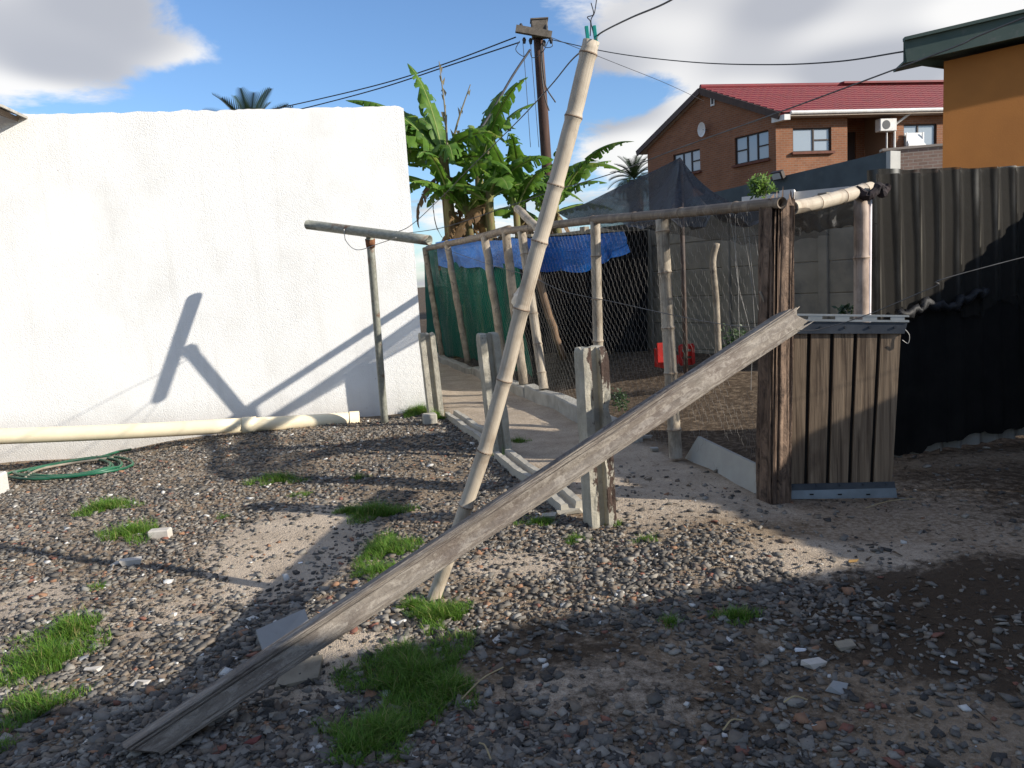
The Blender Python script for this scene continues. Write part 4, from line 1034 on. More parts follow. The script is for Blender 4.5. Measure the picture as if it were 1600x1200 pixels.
# red crate and bits in the coop
RED = M('red_plastic', (.42, .02, .015), (.30, .015, .012), 6, rough=.5)
rc = thing('red_crate', PY(1056, 572, 9.6), 'broken red plastic crate on the coop floor behind a bamboo post', 'crate')
def rp(x, y, d=9.6): return PY(x, y, d)
for (x0, y0, x1, y1, dd_) in ((1026, 536, 1041, 566, 0), (1062, 538, 1084, 545, .1), (1062, 550, 1084, 556, .1), (1062, 561, 1084, 570, .1), (1060, 540, 1066, 570, .08), (1080, 540, 1086, 568, .08), (1040, 556, 1064, 568, .05)):
    a, b_ = rp(x0, y0, 9.6+dd_), rp(x1, y1, 9.6+dd_)
    obj('crate_slat', box((a+b_)/2, abs(b_.x-a.x)/2, .012, abs(a.z-b_.z)/2, (1, .15, 0), (-.15, 1, 0), bev=.004), RED, rc)
obj('crate_side', box(rp(1033, 560, 9.75), .012, .16, .12, (1, .3, 0), (-.3, 1, 0)), RED, rc)

# ------------------------------------------------------------------ loose slabs, bricks and bits on the gravel
def plate(pxs, zs, th, name, label, cat, mat):
    P = [G(x, y, gz(G(x, y).x, G(x, y).y)+z) for (x, y), z in zip(pxs, zs)]
    nrm = (P[1]-P[0]).cross(P[3]-P[0]).normalized(); nrm = nrm if nrm.z > 0 else -nrm
    B_ = [p-nrm*th for p in P]
    V = P+B_; return tag(obj(name, (V, [(0, 1, 2, 3), (4, 7, 6, 5), (0, 4, 5, 1), (1, 5, 6, 2), (2, 6, 7, 3), (3, 7, 4, 0)]), mat, origin=B_[0]), label, cat)
GTILE = M('grey_tile', (.30, .30, .29), (.25, .25, .24), 5, rough=.6, c3=(.24, .23, .22), scale3=12, lo3=.6, hi3=.75)
plate(((415, 1028), (490, 992), (476, 951), (400, 984)), (.03, .03, .085, .085), .014, 'grey_tile', 'smooth grey tile tilted up behind the lower part of the timber beam', 'tile', GTILE)
plate(((428, 1074), (497, 1058), (504, 1022), (446, 1036)), (.012, .018, .03, .026), .035, 'flat_slab', 'flat beige slab under the lower part of the timber beam', 'slab', M('dirty_slab', (.30, .265, .205), (.22, .19, .145), 9, rough=.95, bump=.5, bscale=40, c3=(.15, .125, .095), scale3=6, lo3=.5, hi3=.65))
def rock(px, py, sx, sy, sz, label, mat, pr, rz=0.0, name='pale_rock', cat='rock'):
    p = Gt(px, py); V, F = PROTO[pr]; c_, s_ = math.cos(rz), math.sin(rz)
    tag(obj(name, ([p+Vector(((v[0]*c_-v[1]*s_)*sx, (v[0]*s_+v[1]*c_)*sy, v[2]*sz+sz*.35)) for v in V], [tuple(f) for f in F]), mat, origin=p), label, cat)
PALE = M('pale_rock', (.55, .51, .45), (.45, .41, .36), 14, rough=.9, bump=.3)
p = Gt(251, 840); tag(obj('pale_brick', box(p+Vector((0, 0, .025)), .068, .035, .032, (1, .05, .02), (-.05, 1, 0), bev=.008), PALE, origin=p), 'pale rectangular brick beside the tall grass tuft at left', 'brick')
rock(206, 882, .085, .055, .05, 'larger pale rock lying left of centre on the gravel', PALE, 2, .3)
rock(180, 884, .045, .04, .035, 'small white rock touching the larger pale rock', PALE, 7, 1.1)
rock(220, 1072, .042, .035, .035, 'pale squarish rock on the gravel above the beam foot', PALE, 4)
rock(145, 1050, .045, .03, .03, 'pale rock right of the lower left grass tuft', PALE, 9)
rock(1250, 1016, .04, .022, .014, 'white plastic scrap on the gravel at lower right', M('white_scrap', (.75, .74, .73), rough=.5), 6, .1, 'plastic_scrap', 'scrap')
rock(1272, 1042, .05, .04, .045, 'large light grey stone below the white plastic scrap', PALE, 11, .4)
rock(1322, 1012, .05, .04, .035, 'large tan stone right of the white plastic scrap', M('tan_rock', (.30, .26, .19), (.22, .19, .15), 12, bump=.3), 3, .2)
rock(1310, 1080, .05, .035, .04, 'big grey stone among the lower right gravel', GTILE, 12, .9)
rock(1333, 878, .035, .02, .018, 'small yellow brick chip at the tip of the sunlit ground', M('yellow_chip', (.45, .27, .09), (.36, .2, .07), 9), 1)
rock(908, 872, .022, .014, .016, 'white chip on the sunny gravel right of the beam', M('white_chip', (.78, .77, .75)), 8)
rock(395, 1163, .035, .03, .028, 'dark red stone near the bottom edge right of the beam foot', M('red_stone', (.17, .05, .045), (.12, .04, .035), 9), 10)
rock(1012, 1172, .03, .03, .01, 'pale blue-grey glass shard at the bottom edge', M('glass_shard', (.36, .42, .44), rough=.15, spec=.6), 13, .5, 'glass_shard', 'shard')
rock(470, 880, .018, .02, .006, 'thin white plastic strip on the sandy patch', M('white_strip', (.8, .8, .78)), 5, .5, 'plastic_scrap', 'scrap')
rock(1000, 688, .11, .08, .08, 'rubble lump at the near end of the coop kerb', CONC, 14, .5, 'concrete_lump', 'concrete lump')
rock(1022, 705, .06, .05, .045, 'smaller rubble stone at the coop corner beside the pale board', CONC, 2, 1.5, 'concrete_lump', 'concrete lump')
STRAW = M('dry_straw', (.42, .33, .18), (.32, .25, .14), 20)
for i, (x0, y0, x1, y1, lb) in enumerate(((722, 1102, 787, 1054, 'longest dry straw stalk beside the main grass strip'), (750, 1172, 768, 1200, 'short dry stalk at the bottom edge of the gravel'), (1352, 800, 1430, 786, 'dry straw stalk on the earth in front of the gate'), (1130, 1152, 1160, 1138, 'short straw stalk among the lower right gravel'), (1225, 1108, 1262, 1106, 'thin straw on the dark gravel at lower right'))):
    a, b_ = Gt(x0, y0)+Vector((0, 0, .025)), Gt(x1, y1)+Vector((0, 0, .03)); tag(obj('straw_stalk', tube(smooth_poly([a, a.lerp(b_, .5)+Vector((0, .01, .012)), b_]), .0028, 5), STRAW, origin=a), lb, 'straw')

# ------------------------------------------------------------------ brick house in the background
def brick_mat(name, c1, c2, mortar, off=0.0):
    m, t, b, tc = new_mat(name); uv = tc.outputs['UV']
    bt = t.new('ShaderNodeTexBrick'); t.put(bt.inputs['Vector'], t.mapping(uv, scale=(1, 1, 1), loc=(off, 0, 0)))
    bt.inputs['Color1'].default_value = (*c1, 1); bt.inputs['Color2'].default_value = (*c2, 1); bt.inputs['Mortar'].default_value = (*mortar, 1)
    bt.inputs['Scale'].default_value = 1.0; bt.inputs['Brick Width'].default_value = .235; bt.inputs['Row Height'].default_value = .085
    bt.inputs['Mortar Size'].default_value = .010; bt.inputs['Bias'].default_value = -.1
    c = t.mix(t.ramp(t.noise(uv, 1.3, 6, .6), [(.35, 0.), (.7, .55)]), bt.outputs[0], tuple(x*.55 for x in c1))
    c = t.mix(t.ramp(t.noise(uv, 9, 3, .6), [(.45, 0.), (.7, .35)]), c, tuple(min(1, x*1.5) for x in c2))
    t.link(c, b.inputs['Base Color']); b.inputs['Roughness'].default_value = .9
    t.link(t.bump(bt.outputs['Fac'], -.6, .012), b.inputs['Normal']); return m
BRICK = brick_mat('face_brick', (.27, .105, .045), (.19, .072, .034), (.24, .17, .12))
PINKB = brick_mat('pale_brick_wall', (.34, .22, .165), (.26, .165, .12), (.42, .36, .30), .1)
def wall_holes(o, u, W, z0, z1, holes, thick=.24, reveal=.11):
    """wall face from origin o along u, with real openings; normal faces right-hand side of u x up"""
    u = Vector(u).normalized(); nrm = Vector((u.y, -u.x, 0)); o = Vector(o)
    xs = sorted(set([0, W]+[h[0] for h in holes]+[h[2] for h in holes])); zs = sorted(set([z0, z1]+[h[1] for h in holes]+[h[3] for h in holes]))
    V, F, U = [], [], []
    def quad(a, b_, c_, d_, uvs): k = len(V); V.extend([a, b_, c_, d_]); F.append((k, k+1, k+2, k+3)); U.append(uvs)
    P = lambda x, z, dp=0: o+u*x-nrm*dp+Vector((0, 0, z))
    for i in range(len(xs)-1):
        for j in range(len(zs)-1):
            cx, cz = (xs[i]+xs[i+1])/2, (zs[j]+zs[j+1])/2
            if any(h[0] < cx < h[2] and h[1] < cz < h[3] for h in holes): continue
            quad(P(xs[i], zs[j]), P(xs[i+1], zs[j]), P(xs[i+1], zs[j+1]), P(xs[i], zs[j+1]), [(xs[i], zs[j]), (xs[i+1], zs[j]), (xs[i+1], zs[j+1]), (xs[i], zs[j+1])])
    for (a, c_, b_, d_) in holes:
        r_ = reveal
        quad(P(a, c_), P(a, d_), P(a, d_, r_), P(a, c_, r_), [(0, c_), (0, d_), (r_, d_), (r_, c_)]); quad(P(b_, d_), P(b_, c_), P(b_, c_, r_), P(b_, d_, r_), [(0, d_), (0, c_), (r_, c_), (r_, d_)])
        quad(P(a, d_), P(b_, d_), P(b_, d_, r_), P(a, d_, r_), [(a, 0), (b_, 0), (b_, r_), (a, r_)]); quad(P(b_, c_), P(a, c_), P(a, c_, r_), P(b_, c_, r_), [(b_, 0), (a, 0), (a, r_), (b_, r_)])
    return V, F, U
HC = Vector((10.55, 30.0, 0)); hu = Vector((1, .19, 0)).normalized(); hv = Vector((-3.65, 6.2, 0)).normalized()
HU, HVV = 12.5, 7.3; EAVE, RIDGE = 7.3, 8.95
bh = thing('brick_house', HC, 'two-storey brown brick house with red tiled gable roof in the background', 'house')
FRAME = M('dark_window_frame', (.035, .022, .018), rough=.5)
GLASS = bpy.data.materials.new('window_glass'); GLASS.use_nodes = True
gb_ = GLASS.node_tree.nodes['Principled BSDF']; gb_.inputs['Base Color'].default_value = (.30, .34, .38, 1); gb_.inputs['Roughness'].default_value = .08; gb_.inputs['Specular IOR Level'].default_value = .9
CURT = M('net_curtain', (.52, .55, .58), (.40, .43, .47), 1.5, stretch=(9, 9, .4), rough=.7, spec=.3)
def front(px, py): return PV(px, py, HC, HC+hu)
def side(px, py): return PV(px, py, HC, HC+hv)
def fu(px, py): q = front(px, py)-HC; return q.dot(hu), q.z
def su(px, py): q = side(px, py)-HC; return q.dot(hv), q.z
# openings measured on each face
fw = [(*fu(1239, 238), *fu(1299, 199)), (*fu(1412, 231), *fu(1464, 193))]
pr0 = fu(1324, 240)[0]; pr1 = fu(1392, 240)[0]
fholes = [(a, c_, b_, d_) for (a, c_, b_, d_) in fw]+[(pr0, 4.6, pr1, EAVE-.32)]
obj('front_wall', wall_holes(HC, hu, HU, 0, EAVE, fholes), BRICK, bh)
sw = []
for (x0, y0, x1, y1) in ((1148, 254, 1201, 208), (1052, 272, 1094, 236)):
    a, za = su(x1, (y0+y1)/2); b_, zb = su(x0, (y0+y1)/2); _, z0 = su((x0+x1)/2, y0-1); _, z1 = su((x0+x1)/2, y1+1); sw.append((a, z0, b_, z1))
# side (gable) wall: u runs from the far end back to the corner so that the normal faces the viewer
so = HC+hv*HVV
sholes = [(HVV-b_, z0, HVV-a, z1) for (a, z0, b_, z1) in sw]
g = wall_holes(so, -hv, HVV, 0, EAVE, sholes)
k = len(g[0]); V = list(g[0])+[so+Vector((0, 0, EAVE)), HC+Vector((0, 0, EAVE)), so.lerp(HC, .5)+Vector((0, 0, RIDGE-.05))]
obj('gable_wall', (V, list(g[1])+[(k, k+1, k+2)], list(g[2])+[[(0, EAVE), (HVV, EAVE), (HVV/2, RIDGE)]]), BRICK, bh)
bk0 = HC+hu*HU; 
obj('rear_wall', wall_holes(bk0+hv*HVV, -hu, HU, 0, EAVE, []), BRICK, bh); obj('end_wall', wall_holes(bk0, hv, HVV, 0, EAVE, []), BRICK, bh)
fn = Vector((hu.y, -hu.x, 0)); sn = Vector((-hv.y, hv.x, 0)); sn = sn if sn.dot(Vector((-1, -1, 0))) > 0 else -sn
def window(o, u, nrm, a, z0, b_, z1, bars, hbar, curtain=True):
    """frame with mullions at fractions, panes set back"""
    wroot = None; fwid = .05; cen = lambda x, z, dp: o+u*x-nrm*dp+Vector((0, 0, z)); parts = []
    def bar(x0, zz0, x1, zz1): return box(cen((x0+x1)/2, (zz0+zz1)/2, .085), abs(x1-x0)/2, .028, abs(zz1-zz0)/2, u, nrm)
    fr = [bar(a, z0, a+fwid, z1), bar(b_-fwid, z0, b_, z1), bar(a+fwid, z0, b_-fwid, z0+fwid), bar(a+fwid, z1-fwid, b_-fwid, z1)]
    for f in bars: x = a+(b_-a)*f; fr.append(bar(x-.03, z0+fwid, x+.03, z1-fwid))
    edges = [a+fwid]+[a+(b_-a)*f for f in bars]+[b_-fwid]
    for i in hbar: zz = (z0+z1)/2; fr.append(bar(edges[i]+.03, zz-.025, edges[i+1]-.03, zz+.025))
    w = obj('window', join(*fr), FRAME, bh)
    for i in range(len(edges)-1):
        for zz0, zz1 in (((z0, (z0+z1)/2), ((z0+z1)/2, z1)) if i in hbar else ((z0, z1),)):
            obj('pane', box(cen((edges[i]+edges[i+1])/2, (zz0+zz1)/2, .10), (edges[i+1]-edges[i])/2, .006, (zz1-zz0)/2, u, nrm), GLASS, w)
    obj('curtain', box(cen((a+b_)/2, (z0+z1)/2, .16), (b_-a)/2, .01, (z1-z0)/2, u, nrm), CURT, w)
    sl_ = box(o+u*((a+b_)/2)+nrm*.05+Vector((0, 0, z0-.05)), (b_-a)/2+.08, .08, .045, u, nrm)
    obj('sill', sl_, SILL, w); return w
SILL = M('brick_sill', (.16, .06, .04), (.11, .045, .03), 8)
window(HC, hu, fn, *fholes[0], [.55], [1]); w2 = window(HC, hu, fn, *fholes[1], [.45], [0, ])
for (a, z0, b_, z1), br_, hb in ((sholes[0], [.36, .66], [0, 2]), (sholes[1], [.36, .66], [2])): window(so, -hv, sn, a, z0, b_, z1, br_, hb)
# the open casement
a, z0, b_, z1 = fholes[1]
pc = HC+hu*(a+(b_-a)*.22)+fn*.22+Vector((0, 0, z0+.28)); tl_ = (Vector((0, 0, 1))*.9-fn*.45).normalized()
cs = obj('open_casement', join(*[box(pc+hu*x+tl_*z, sx_, .02, sz_, hu, fn) for x, z, sx_, sz_ in ((0, .26, .38, .03), (0, -.26, .38, .03), (-.36, 0, .03, .26), (.36, 0, .03, .26))]), M('white_window_frame', (.75, .74, .72), rough=.5), bh)
obj('pane', box(pc, .35, .006, .27, hu, hu.cross(tl_), tl_), M('bright_pane', (.75, .77, .78), rough=.2, spec=.6), cs)
# recessed porch
PORCH = M('shaded_porch_wall', (.16, .065, .04), (.12, .05, .03), 5)
pc0, pc1 = HC+hu*pr0-fn*1.6, HC+hu*pr1-fn*1.6
obj('porch_back', wall_holes(pc0, hu, pr1-pr0, 4.2, EAVE, [(.55, 4.6, 1.5, EAVE-.6)], reveal=.1), BRICK, bh)
for x, s_ in ((pr0, 1), (pr1, -1)):
    q = HC+hu*x; obj('porch_cheek', box(q-fn*.87-hu*(s_*.06)+Vector((0, 0, (4.2+EAVE)/2)), .05, .74, (EAVE-4.2)/2, hu, fn), BRICK, bh)
dq_ = HC+hu*(pr0+1.02)-fn*1.68; obj('porch_door', box(dq_+Vector((0, 0, 5.65)), .46, .03, 1.05, hu, fn), M('dark_door', (.05, .035, .03), rough=.4), bh)
wq = HC+hu*(pr0+.25)-fn*1.57; ow = obj('window', box(wq+Vector((0, 0, 6.1)), .18, .02, .62, hu, fn), FRAME, bh); obj('pane', box(wq+fn*.024+Vector((0, 0, 6.1)), .13, .004, .56, hu, fn), GLASS, ow)
# roof
m, t, b, tc = new_mat('red_roof_tiles'); oc = tc.outputs['Object']
c = t.mix(t.ramp(t.noise(oc, 2.2, 6, .6), [(.35, 0.), (.65, 1.)]), (.20, .011, .016), (.15, .010, .014)); t.link(c, b.inputs['Base Color']); b.inputs['Roughness'].default_value = .62; TILE = m
ov = .42; rmid = HVV/2; half = rmid+ov; slope = (RIDGE-EAVE)/rmid
NCOURSE = 13
roof = obj('roof', (lambda: (lambda q: q)([HC-hu*.0, HC, HC]) and ([HC-hu*.16+hv*rmid+Vector((0, 0, RIDGE-.06)), HC+hu*(HU+.3)+hv*rmid+Vector((0, 0, RIDGE-.06)), HC+hu*(HU+.3)+hv*(HVV+ov)+Vector((0, 0, EAVE-ov*slope-.06)), HC-hu*.16+hv*(HVV+ov)+Vector((0, 0, EAVE-ov*slope-.06)), HC+hu*(HU+.3)-hv*ov+Vector((0, 0, EAVE-ov*slope-.06)), HC-hu*.16-hv*ov+Vector((0, 0, EAVE-ov*slope-.06))], [(0, 1, 2, 3), (1, 0, 5, 4)]))(), TILE, bh)
for r_ in range(NCOURSE):
    V, F = [], []; n = 44*6; W = HU+.7
    f0, f1 = r_/NCOURSE, (r_+1)/NCOURSE+.012
    for i in range(n+1):
        s = W*i/n; w = max(0, math.sin(2*math.pi*s/.30))**.7*.016
        for f, lift in ((f0, .055), (f0, .015), (f1, .012)):
            d_ = -ov+half*f; p = HC-hu*.16+hu*s+hv*d_; p.z = EAVE+d_*slope+lift+w*(1 if lift > .02 or lift == .012 else .3); V.append(p)
    for i in range(n):
        for kk in (0, 1): F.append((i*3+kk, (i+1)*3+kk, (i+1)*3+kk+1, i*3+kk+1) if kk == 0 else (i*3, i*3+2, (i+1)*3+2, (i+1)*3))
    obj('tile_course', (V, F), TILE, roof)
rg0 = HC-hu*.16+hv*rmid+Vector((0, 0, RIDGE+.05)); rg1 = HC+hu*(HU+.3)+hv*rmid+Vector((0, 0, RIDGE+.05)); obj('ridge_cap', tube([rg0, rg1], .10, 10), TILE, roof)
obj('upper_ridge', box(rg0+hu*9.6+Vector((0, 0, .06)), 3.2, .25, .04, hu, hv), TILE, roof)
FASC = M('brown_bargeboard', (.055, .035, .03), (.08, .05, .04), 6, rough=.6); WHITEP = M('white_paint', (.72, .70, .67), (.6, .58, .55), 5, rough=.5)
BARGE_B = M('beige_soffit', (.40, .33, .27), (.34, .28, .23), 6)
for s_ in (0, 1):
    a = HC-hu*.22+hv*(rmid)+Vector((0, 0, RIDGE-.02)); e = HC-hu*.22+(hv*(-ov) if s_ == 0 else hv*(HVV+ov)); e.z = EAVE-ov*slope-.02
    d_ = (e-a); obj('bargeboard', box((a+e)/2-Vector((0, 0, .09)), d_.length/2, .03, .13, d_, hu), FASC, roof)
    obj('verge_soffit', box((a+e)/2+hu*.25-Vector((0, 0, .16)), d_.length/2-.05, .2, .02, d_, hu), BARGE_B, roof)
ge0, ge1 = HC-hv*(ov+.06)-hu*.2+Vector((0, 0, EAVE-ov*slope-.02)), HC-hv*(ov+.06)+hu*(HU+.3)+Vector((0, 0, EAVE-ov*slope-.02))
obj('gutter', tube([ge0+hu*.4, ge1], .075, 10), WHITEP, bh)
obj('eave_soffit', box((ge0+ge1)/2+hv*.33-Vector((0, 0, .1)), HU/2, .33, .02, hu, hv), BARGE_B, bh)
obj('eave_end', box(HC-hv*.3-hu*.05+Vector((0, 0, EAVE-.38)), .12, .3, .10, hu, hv), WHITEP, bh)
dp0 = front(1415, 178)+fn*.35; dp1 = front(1396, 196)+fn*.06; obj('downpipe', tube([dp0, dp1, Vector((dp1.x, dp1.y, 5.2))], .05, 8), WHITEP, bh)
q = side(1114, 156)+sn*.02; vt = obj('gable_vent', box(q, .11, .02, .24, hv, sn), WHITEP, bh); obj('vent_slot', box(q+sn*.022, .055, .004, .17, hv, sn), FRAME, vt)
# aircon and dish on the house
ac_c = front(1381, 197)+fn*.12
ac = thing('air_conditioner', ac_c-Vector((0, 0, .3)), 'white air conditioner box mounted beside the porch of the brick house', 'air conditioner')
obj('casing', box(ac_c, .36, .16, .24, hu, fn, bev=.02), WHITEP, ac); obj('fan_grille', tube([ac_c-hu*.1+fn*.162, ac_c-hu*.1+fn*.17], .17, 16), M('grille_dark', (.12, .12, .12)), ac)
obj('drain_pipe', tube([ac_c+fn*.05-Vector((0, 0, .24)), ac_c+fn*.05-Vector((0, 0, 1.3))], .03, 6), WHITEP, ac)
dc = side(1104, 203)+sn*.25; V, F = [dc-sn*.06], []
for r_ in (1, 2, 3):
    for k in range(16): V.append(dc+hv*(math.cos(k*.3927)*.075*r_)+Vector((0, 0, math.sin(k*.3927)*.10*r_))+sn*(.012*r_*r_-.06))
for k in range(16): F.append((0, 1+k, 1+(k+1) % 16))
for r_ in range(2):
    for k in range(16): F.append((1+r_*16+k, 1+r_*16+16+k, 1+r_*16+16+(k+1) % 16, 1+r_*16+(k+1) % 16))
sd = thing('satellite_dish', dc, 'small white satellite dish on the brick gable wall', 'satellite dish'); obj('dish', (V, F), WHITEP, sd, smooth=True); obj('arm', tube([dc-sn*.3, dc-sn*.05], .02, 6), FRAME, sd)
q = side(1049, 298); obj('pipe_stub', tube([q+sn*.1-Vector((0, 0, .8)), q+sn*.1, q+sn*.1-hv*.2], .03, 6), WHITEP, bh)

# ------------------------------------------------------------------ walls between
GREYW = M('dark_grey_paint', (.085, .105, .115), (.065, .08, .088), 3, rough=.85, c3=(.13, .145, .15), scale3=1.2, lo3=.55, hi3=.8)
ra, rb = Vector((PY(1386, 238, 16).x, 16, 0)), Vector((PY(1060, 315, 21.5).x, 21.5, 0))
rw = thing('grey_wall', ra, 'dark grey painted boundary wall running below the brick house', 'wall')
rd = (rb-ra).normalized(); zt1 = PV(1380, 238, ra, rb).z; zt2 = PV(1160, 290, ra, rb).z; s2 = (PV(1160, 290, ra, rb)-ra).dot(rd)
zf = lambda s: zt1+(zt2-zt1)*s/s2
Lr = (rb-ra).length; nr = Vector((rd.y, -rd.x, 0)); nr = nr if nr.y < 0 else -nr
V = [ra, rb, rb+Vector((0, 0, zf(Lr))), ra+Vector((0, 0, zf(0)))]; V += [v-nr*.25 for v in V]
obj('wall_face', (V, [(0, 1, 2, 3), (4, 7, 6, 5), (3, 2, 6, 7), (0, 4, 5, 1), (1, 5, 6, 2)]), GREYW, rw)
eA = ra-nr*.0; obj('end_pillar', box(ra-rd*.05-nr*.13+Vector((0, 0, zt1/2)), .16, .048, zt1/2, nr, rd), M('pale_grey_paint', (.42, .42, .40), (.36, .36, .34), 4), rw)
flp = PV(1222, 274, ra, rb)+nr*.14
fl = thing('floodlight', flp, 'small black floodlight on the dark grey wall', 'floodlight'); obj('housing', box(flp, .16, .06, .10, rd, nr+Vector((0, 0, -.5)), bev=.015), FRAME, fl)
obj('lens', box(flp+(nr+Vector((0, 0, -.5))).normalized()*.063, .12, .004, .07, rd, nr+Vector((0, 0, -.5))), M('lamp_glass', (.5, .52, .52), rough=.1, spec=.8), fl); obj('bracket', box(flp-nr*.09, .02, .05, .05, rd, nr), FRAME, fl)
wa, wb2 = PY(1366, 288, 14.2), PY(1160, 302, 15.2)
ww_ = thing('white_low_wall', (wa.x, wa.y, 0), 'white painted low wall just above the bamboo rail', 'wall')
dw = (wb2-wa); dw.z = 0; obj('wall_face', box(Vector(((wa.x+wb2.x)/2, (wa.y+wb2.y)/2, wa.z/2)), dw.length/2, .10, wa.z/2, dw, Vector((-dw.y, dw.x, 0))), WHITEP, ww_)
obj('pillar', box(Vector((PY(1232, 300, 14.75).x, 14.8, wa.z/2+.02)), .13, .16, wa.z/2+.02, dw, Vector((-dw.y, dw.x, 0))), WHITEP, ww_)
pa, pb_ = PY(1380, 236, 20.5), PY(1545, 232, 20.0)
pwl = thing('pale_brick_wall', (pa.x, pa.y, 0), 'pale pinkish brick wall between the grey wall end and the orange house', 'wall')
ud_ = Vector((pb_.x-pa.x, pb_.y-pa.y, 0)); obj('wall_face', wall_holes((pa.x, pa.y, 0), ud_, ud_.length, 0, pa.z, []), PINKB, pwl)
obj('coping', box(Vector(((pa.x+pb_.x)/2, (pa.y+pb_.y)/2+.12, pa.z+.03)), ud_.length/2, .15, .03, ud_, Vector((-ud_.y, ud_.x, 0))), PINKB, pwl)

# ------------------------------------------------------------------ orange house at right
ORANGE = M('orange_plaster', (.41, .165, .042), (.36, .145, .038), 2.2, rough=.9, bump=.15, bscale=60, c3=(.36, .15, .04), scale3=.9, lo3=.55, hi3=.8)
oc0 = PY(1474, 150, 10.5); od = Vector((.975, -.22, 0)).normalized(); on_ = Vector((od.y, -od.x, 0))
oh = thing('orange_house', (oc0.x, 10.5, 0), 'orange plastered house with dark green roof edge at the right', 'house')
OA = Vector((oc0.x, 10.5, 0)); OB = OA+od*5.0
tz = lambda px, py: PV(px, py, OA, OB)
zA = tz(1476, 96).z; q_ = tz(1600, 68); sB = (q_-OA).dot(od); sl_o = (q_.z-zA)/sB
V = [OA+Vector((0, 0, 0)), OB, OB+Vector((0, 0, zA+sl_o*5)), OA+Vector((0, 0, zA))]; vw = Vector((OA.x, OA.y, 0)).normalized(); bkv = (vw+od*.75).normalized()*6
V += [v+bkv for v in V]
obj('walls', (V, [(0, 1, 2, 3), (5, 4, 7, 6), (4, 0, 3, 7), (1, 5, 6, 2)]), ORANGE, oh)
GFASC = M('dark_green_fascia', (.045, .075, .065), (.065, .095, .08), 5, rough=.6, c3=(.11, .12, .11), scale3=6, lo3=.6, hi3=.75)
f0 = tz(1404, 90)+on_*.30; f1 = f0+(OB-OA).normalized()*6.2; f1.z = f0.z+sl_o*6.2
OEAVE = f0.copy(); dF = (f1-f0).normalized(); hF = (tz(1404, 72).z-tz(1404, 109).z)/2
rf_ = obj('roof', box((f0+f1)/2+bkv*.51+Vector((0, 0, .02)), (f1-f0).length/2, 3.0, .06, dF, bkv, (dF.cross(bkv))), M('dark_roof_sheet', (.07, .08, .08), (.05, .06, .06), 4, rough=.7), oh)
obj('fascia', box((f0+f1)/2, (f1-f0).length/2, .02, hF*.96, dF, on_), GFASC, rf_)
obj('fascia_lip', box((f0+f1)/2+on_*.02+Vector((0, 0, hF*.96)), (f1-f0).length/2+.02, .05, .02, dF, on_), GFASC, rf_)
obj('eave_board', box(f0+bkv*.5-dF*.0, .02, 3.0, hF*.95, dF, bkv, (0, 0, 1)), GFASC, rf_)
obj('soffit', box((f0+f1)/2-on_*.36-Vector((0, 0, hF*.62)), (f1-f0).length/2-.03, .32, .012, dF, -on_), GFASC, rf_)

# ------------------------------------------------------------------ vegetation
def leaf_mat(name, c1, c2, c3=None, transl=.3, rough=.45):
    return M(name, c1, c2, 3.5, 4, rough=rough, c3=c3, scale3=2.0, lo3=.58, hi3=.75, spec=.45, transl=transl)
BANANA = leaf_mat('banana_leaf', (.055, .14, .014), (.14, .26, .03), (.33, .34, .07), .45, .55)
BANANA_Y = leaf_mat('young_banana_leaf', (.26, .36, .07), (.20, .32, .06), None, .4)
BANANA_D = leaf_mat('dead_banana_leaf', (.20, .12, .05), (.12, .07, .03), (.30, .19, .08), .3, .8)
STEM = M('banana_stem', (.16, .17, .06), (.13, .085, .04), 4, stretch=(3, 3, .6), c3=(.24, .16, .08), scale3=2)
RIB = M('leaf_rib', (.22, .27, .08), (.16, .20, .06), 6)
def banana_leaf(base, az, elev, length, width, droop, tear=.35, twist=0.0, seed=0):
    rs = random.Random(seed); n = 46; V, F = [], []; p = Vector(base); mids = []
    e = elev
    for i in range(n+1):
        mids.append(p.copy()); d = Vector((math.cos(az)*math.cos(e), math.sin(az)*math.cos(e), math.sin(e))); p = p+d*(length/n); e -= droop/n*(.4+1.2*i/n)
    for sgn in (-1, 1):
        i = 3
        while i < n:
            g = rs.choice((1, 1, 1, 2, 2, 3, 5)); j = min(n, i+g); sagk = (rs.random()**1.3)*.95*min(1.2, tear*2.2)+.05; cut = rs.uniform(.8, 1.0) if rs.random() > .12*tear*3 else rs.uniform(.3, .6)
            s0 = len(V)
            for k in range(i, j+1):
                t_ = k/n; w = width*(math.sin(math.pi*min(1, (t_-.08)/.92)**.62)**.75 if t_ > .08 else 0)*cut
                d = (mids[min(k+1, n)]-mids[max(k-1, 0)]).normalized(); sd_ = d.cross(Vector((0, 0, 1)));
                sd_ = sd_.normalized() if sd_.length > .05 else Vector((-math.sin(az), math.cos(az), 0))
                up = sd_.cross(d).normalized(); side_ = (sd_*math.cos(twist)+up*math.sin(twist))*sgn; up2 = up if abs(twist) < .1 else sd_.cross(d)
                fwd = d*(.28*w)
                shrink = .86 if (tear > .15 and (k == j or k == i)) else 1.0
                m1 = mids[k]+side_*(w*.5)+up2*(w*.12)+fwd*.5; m2 = mids[k]+side_*(w*(1-.25*sagk)*shrink)+fwd+Vector((0, 0, -w*sagk*.85)) 
                V += [mids[k]+up*.004, m1, m2]
            for k in range(j-i):
                a = s0+k*3; F += [(a, a+3, a+4, a+1), (a+1, a+4, a+5, a+2)]
            i = j
    return V, F, mids
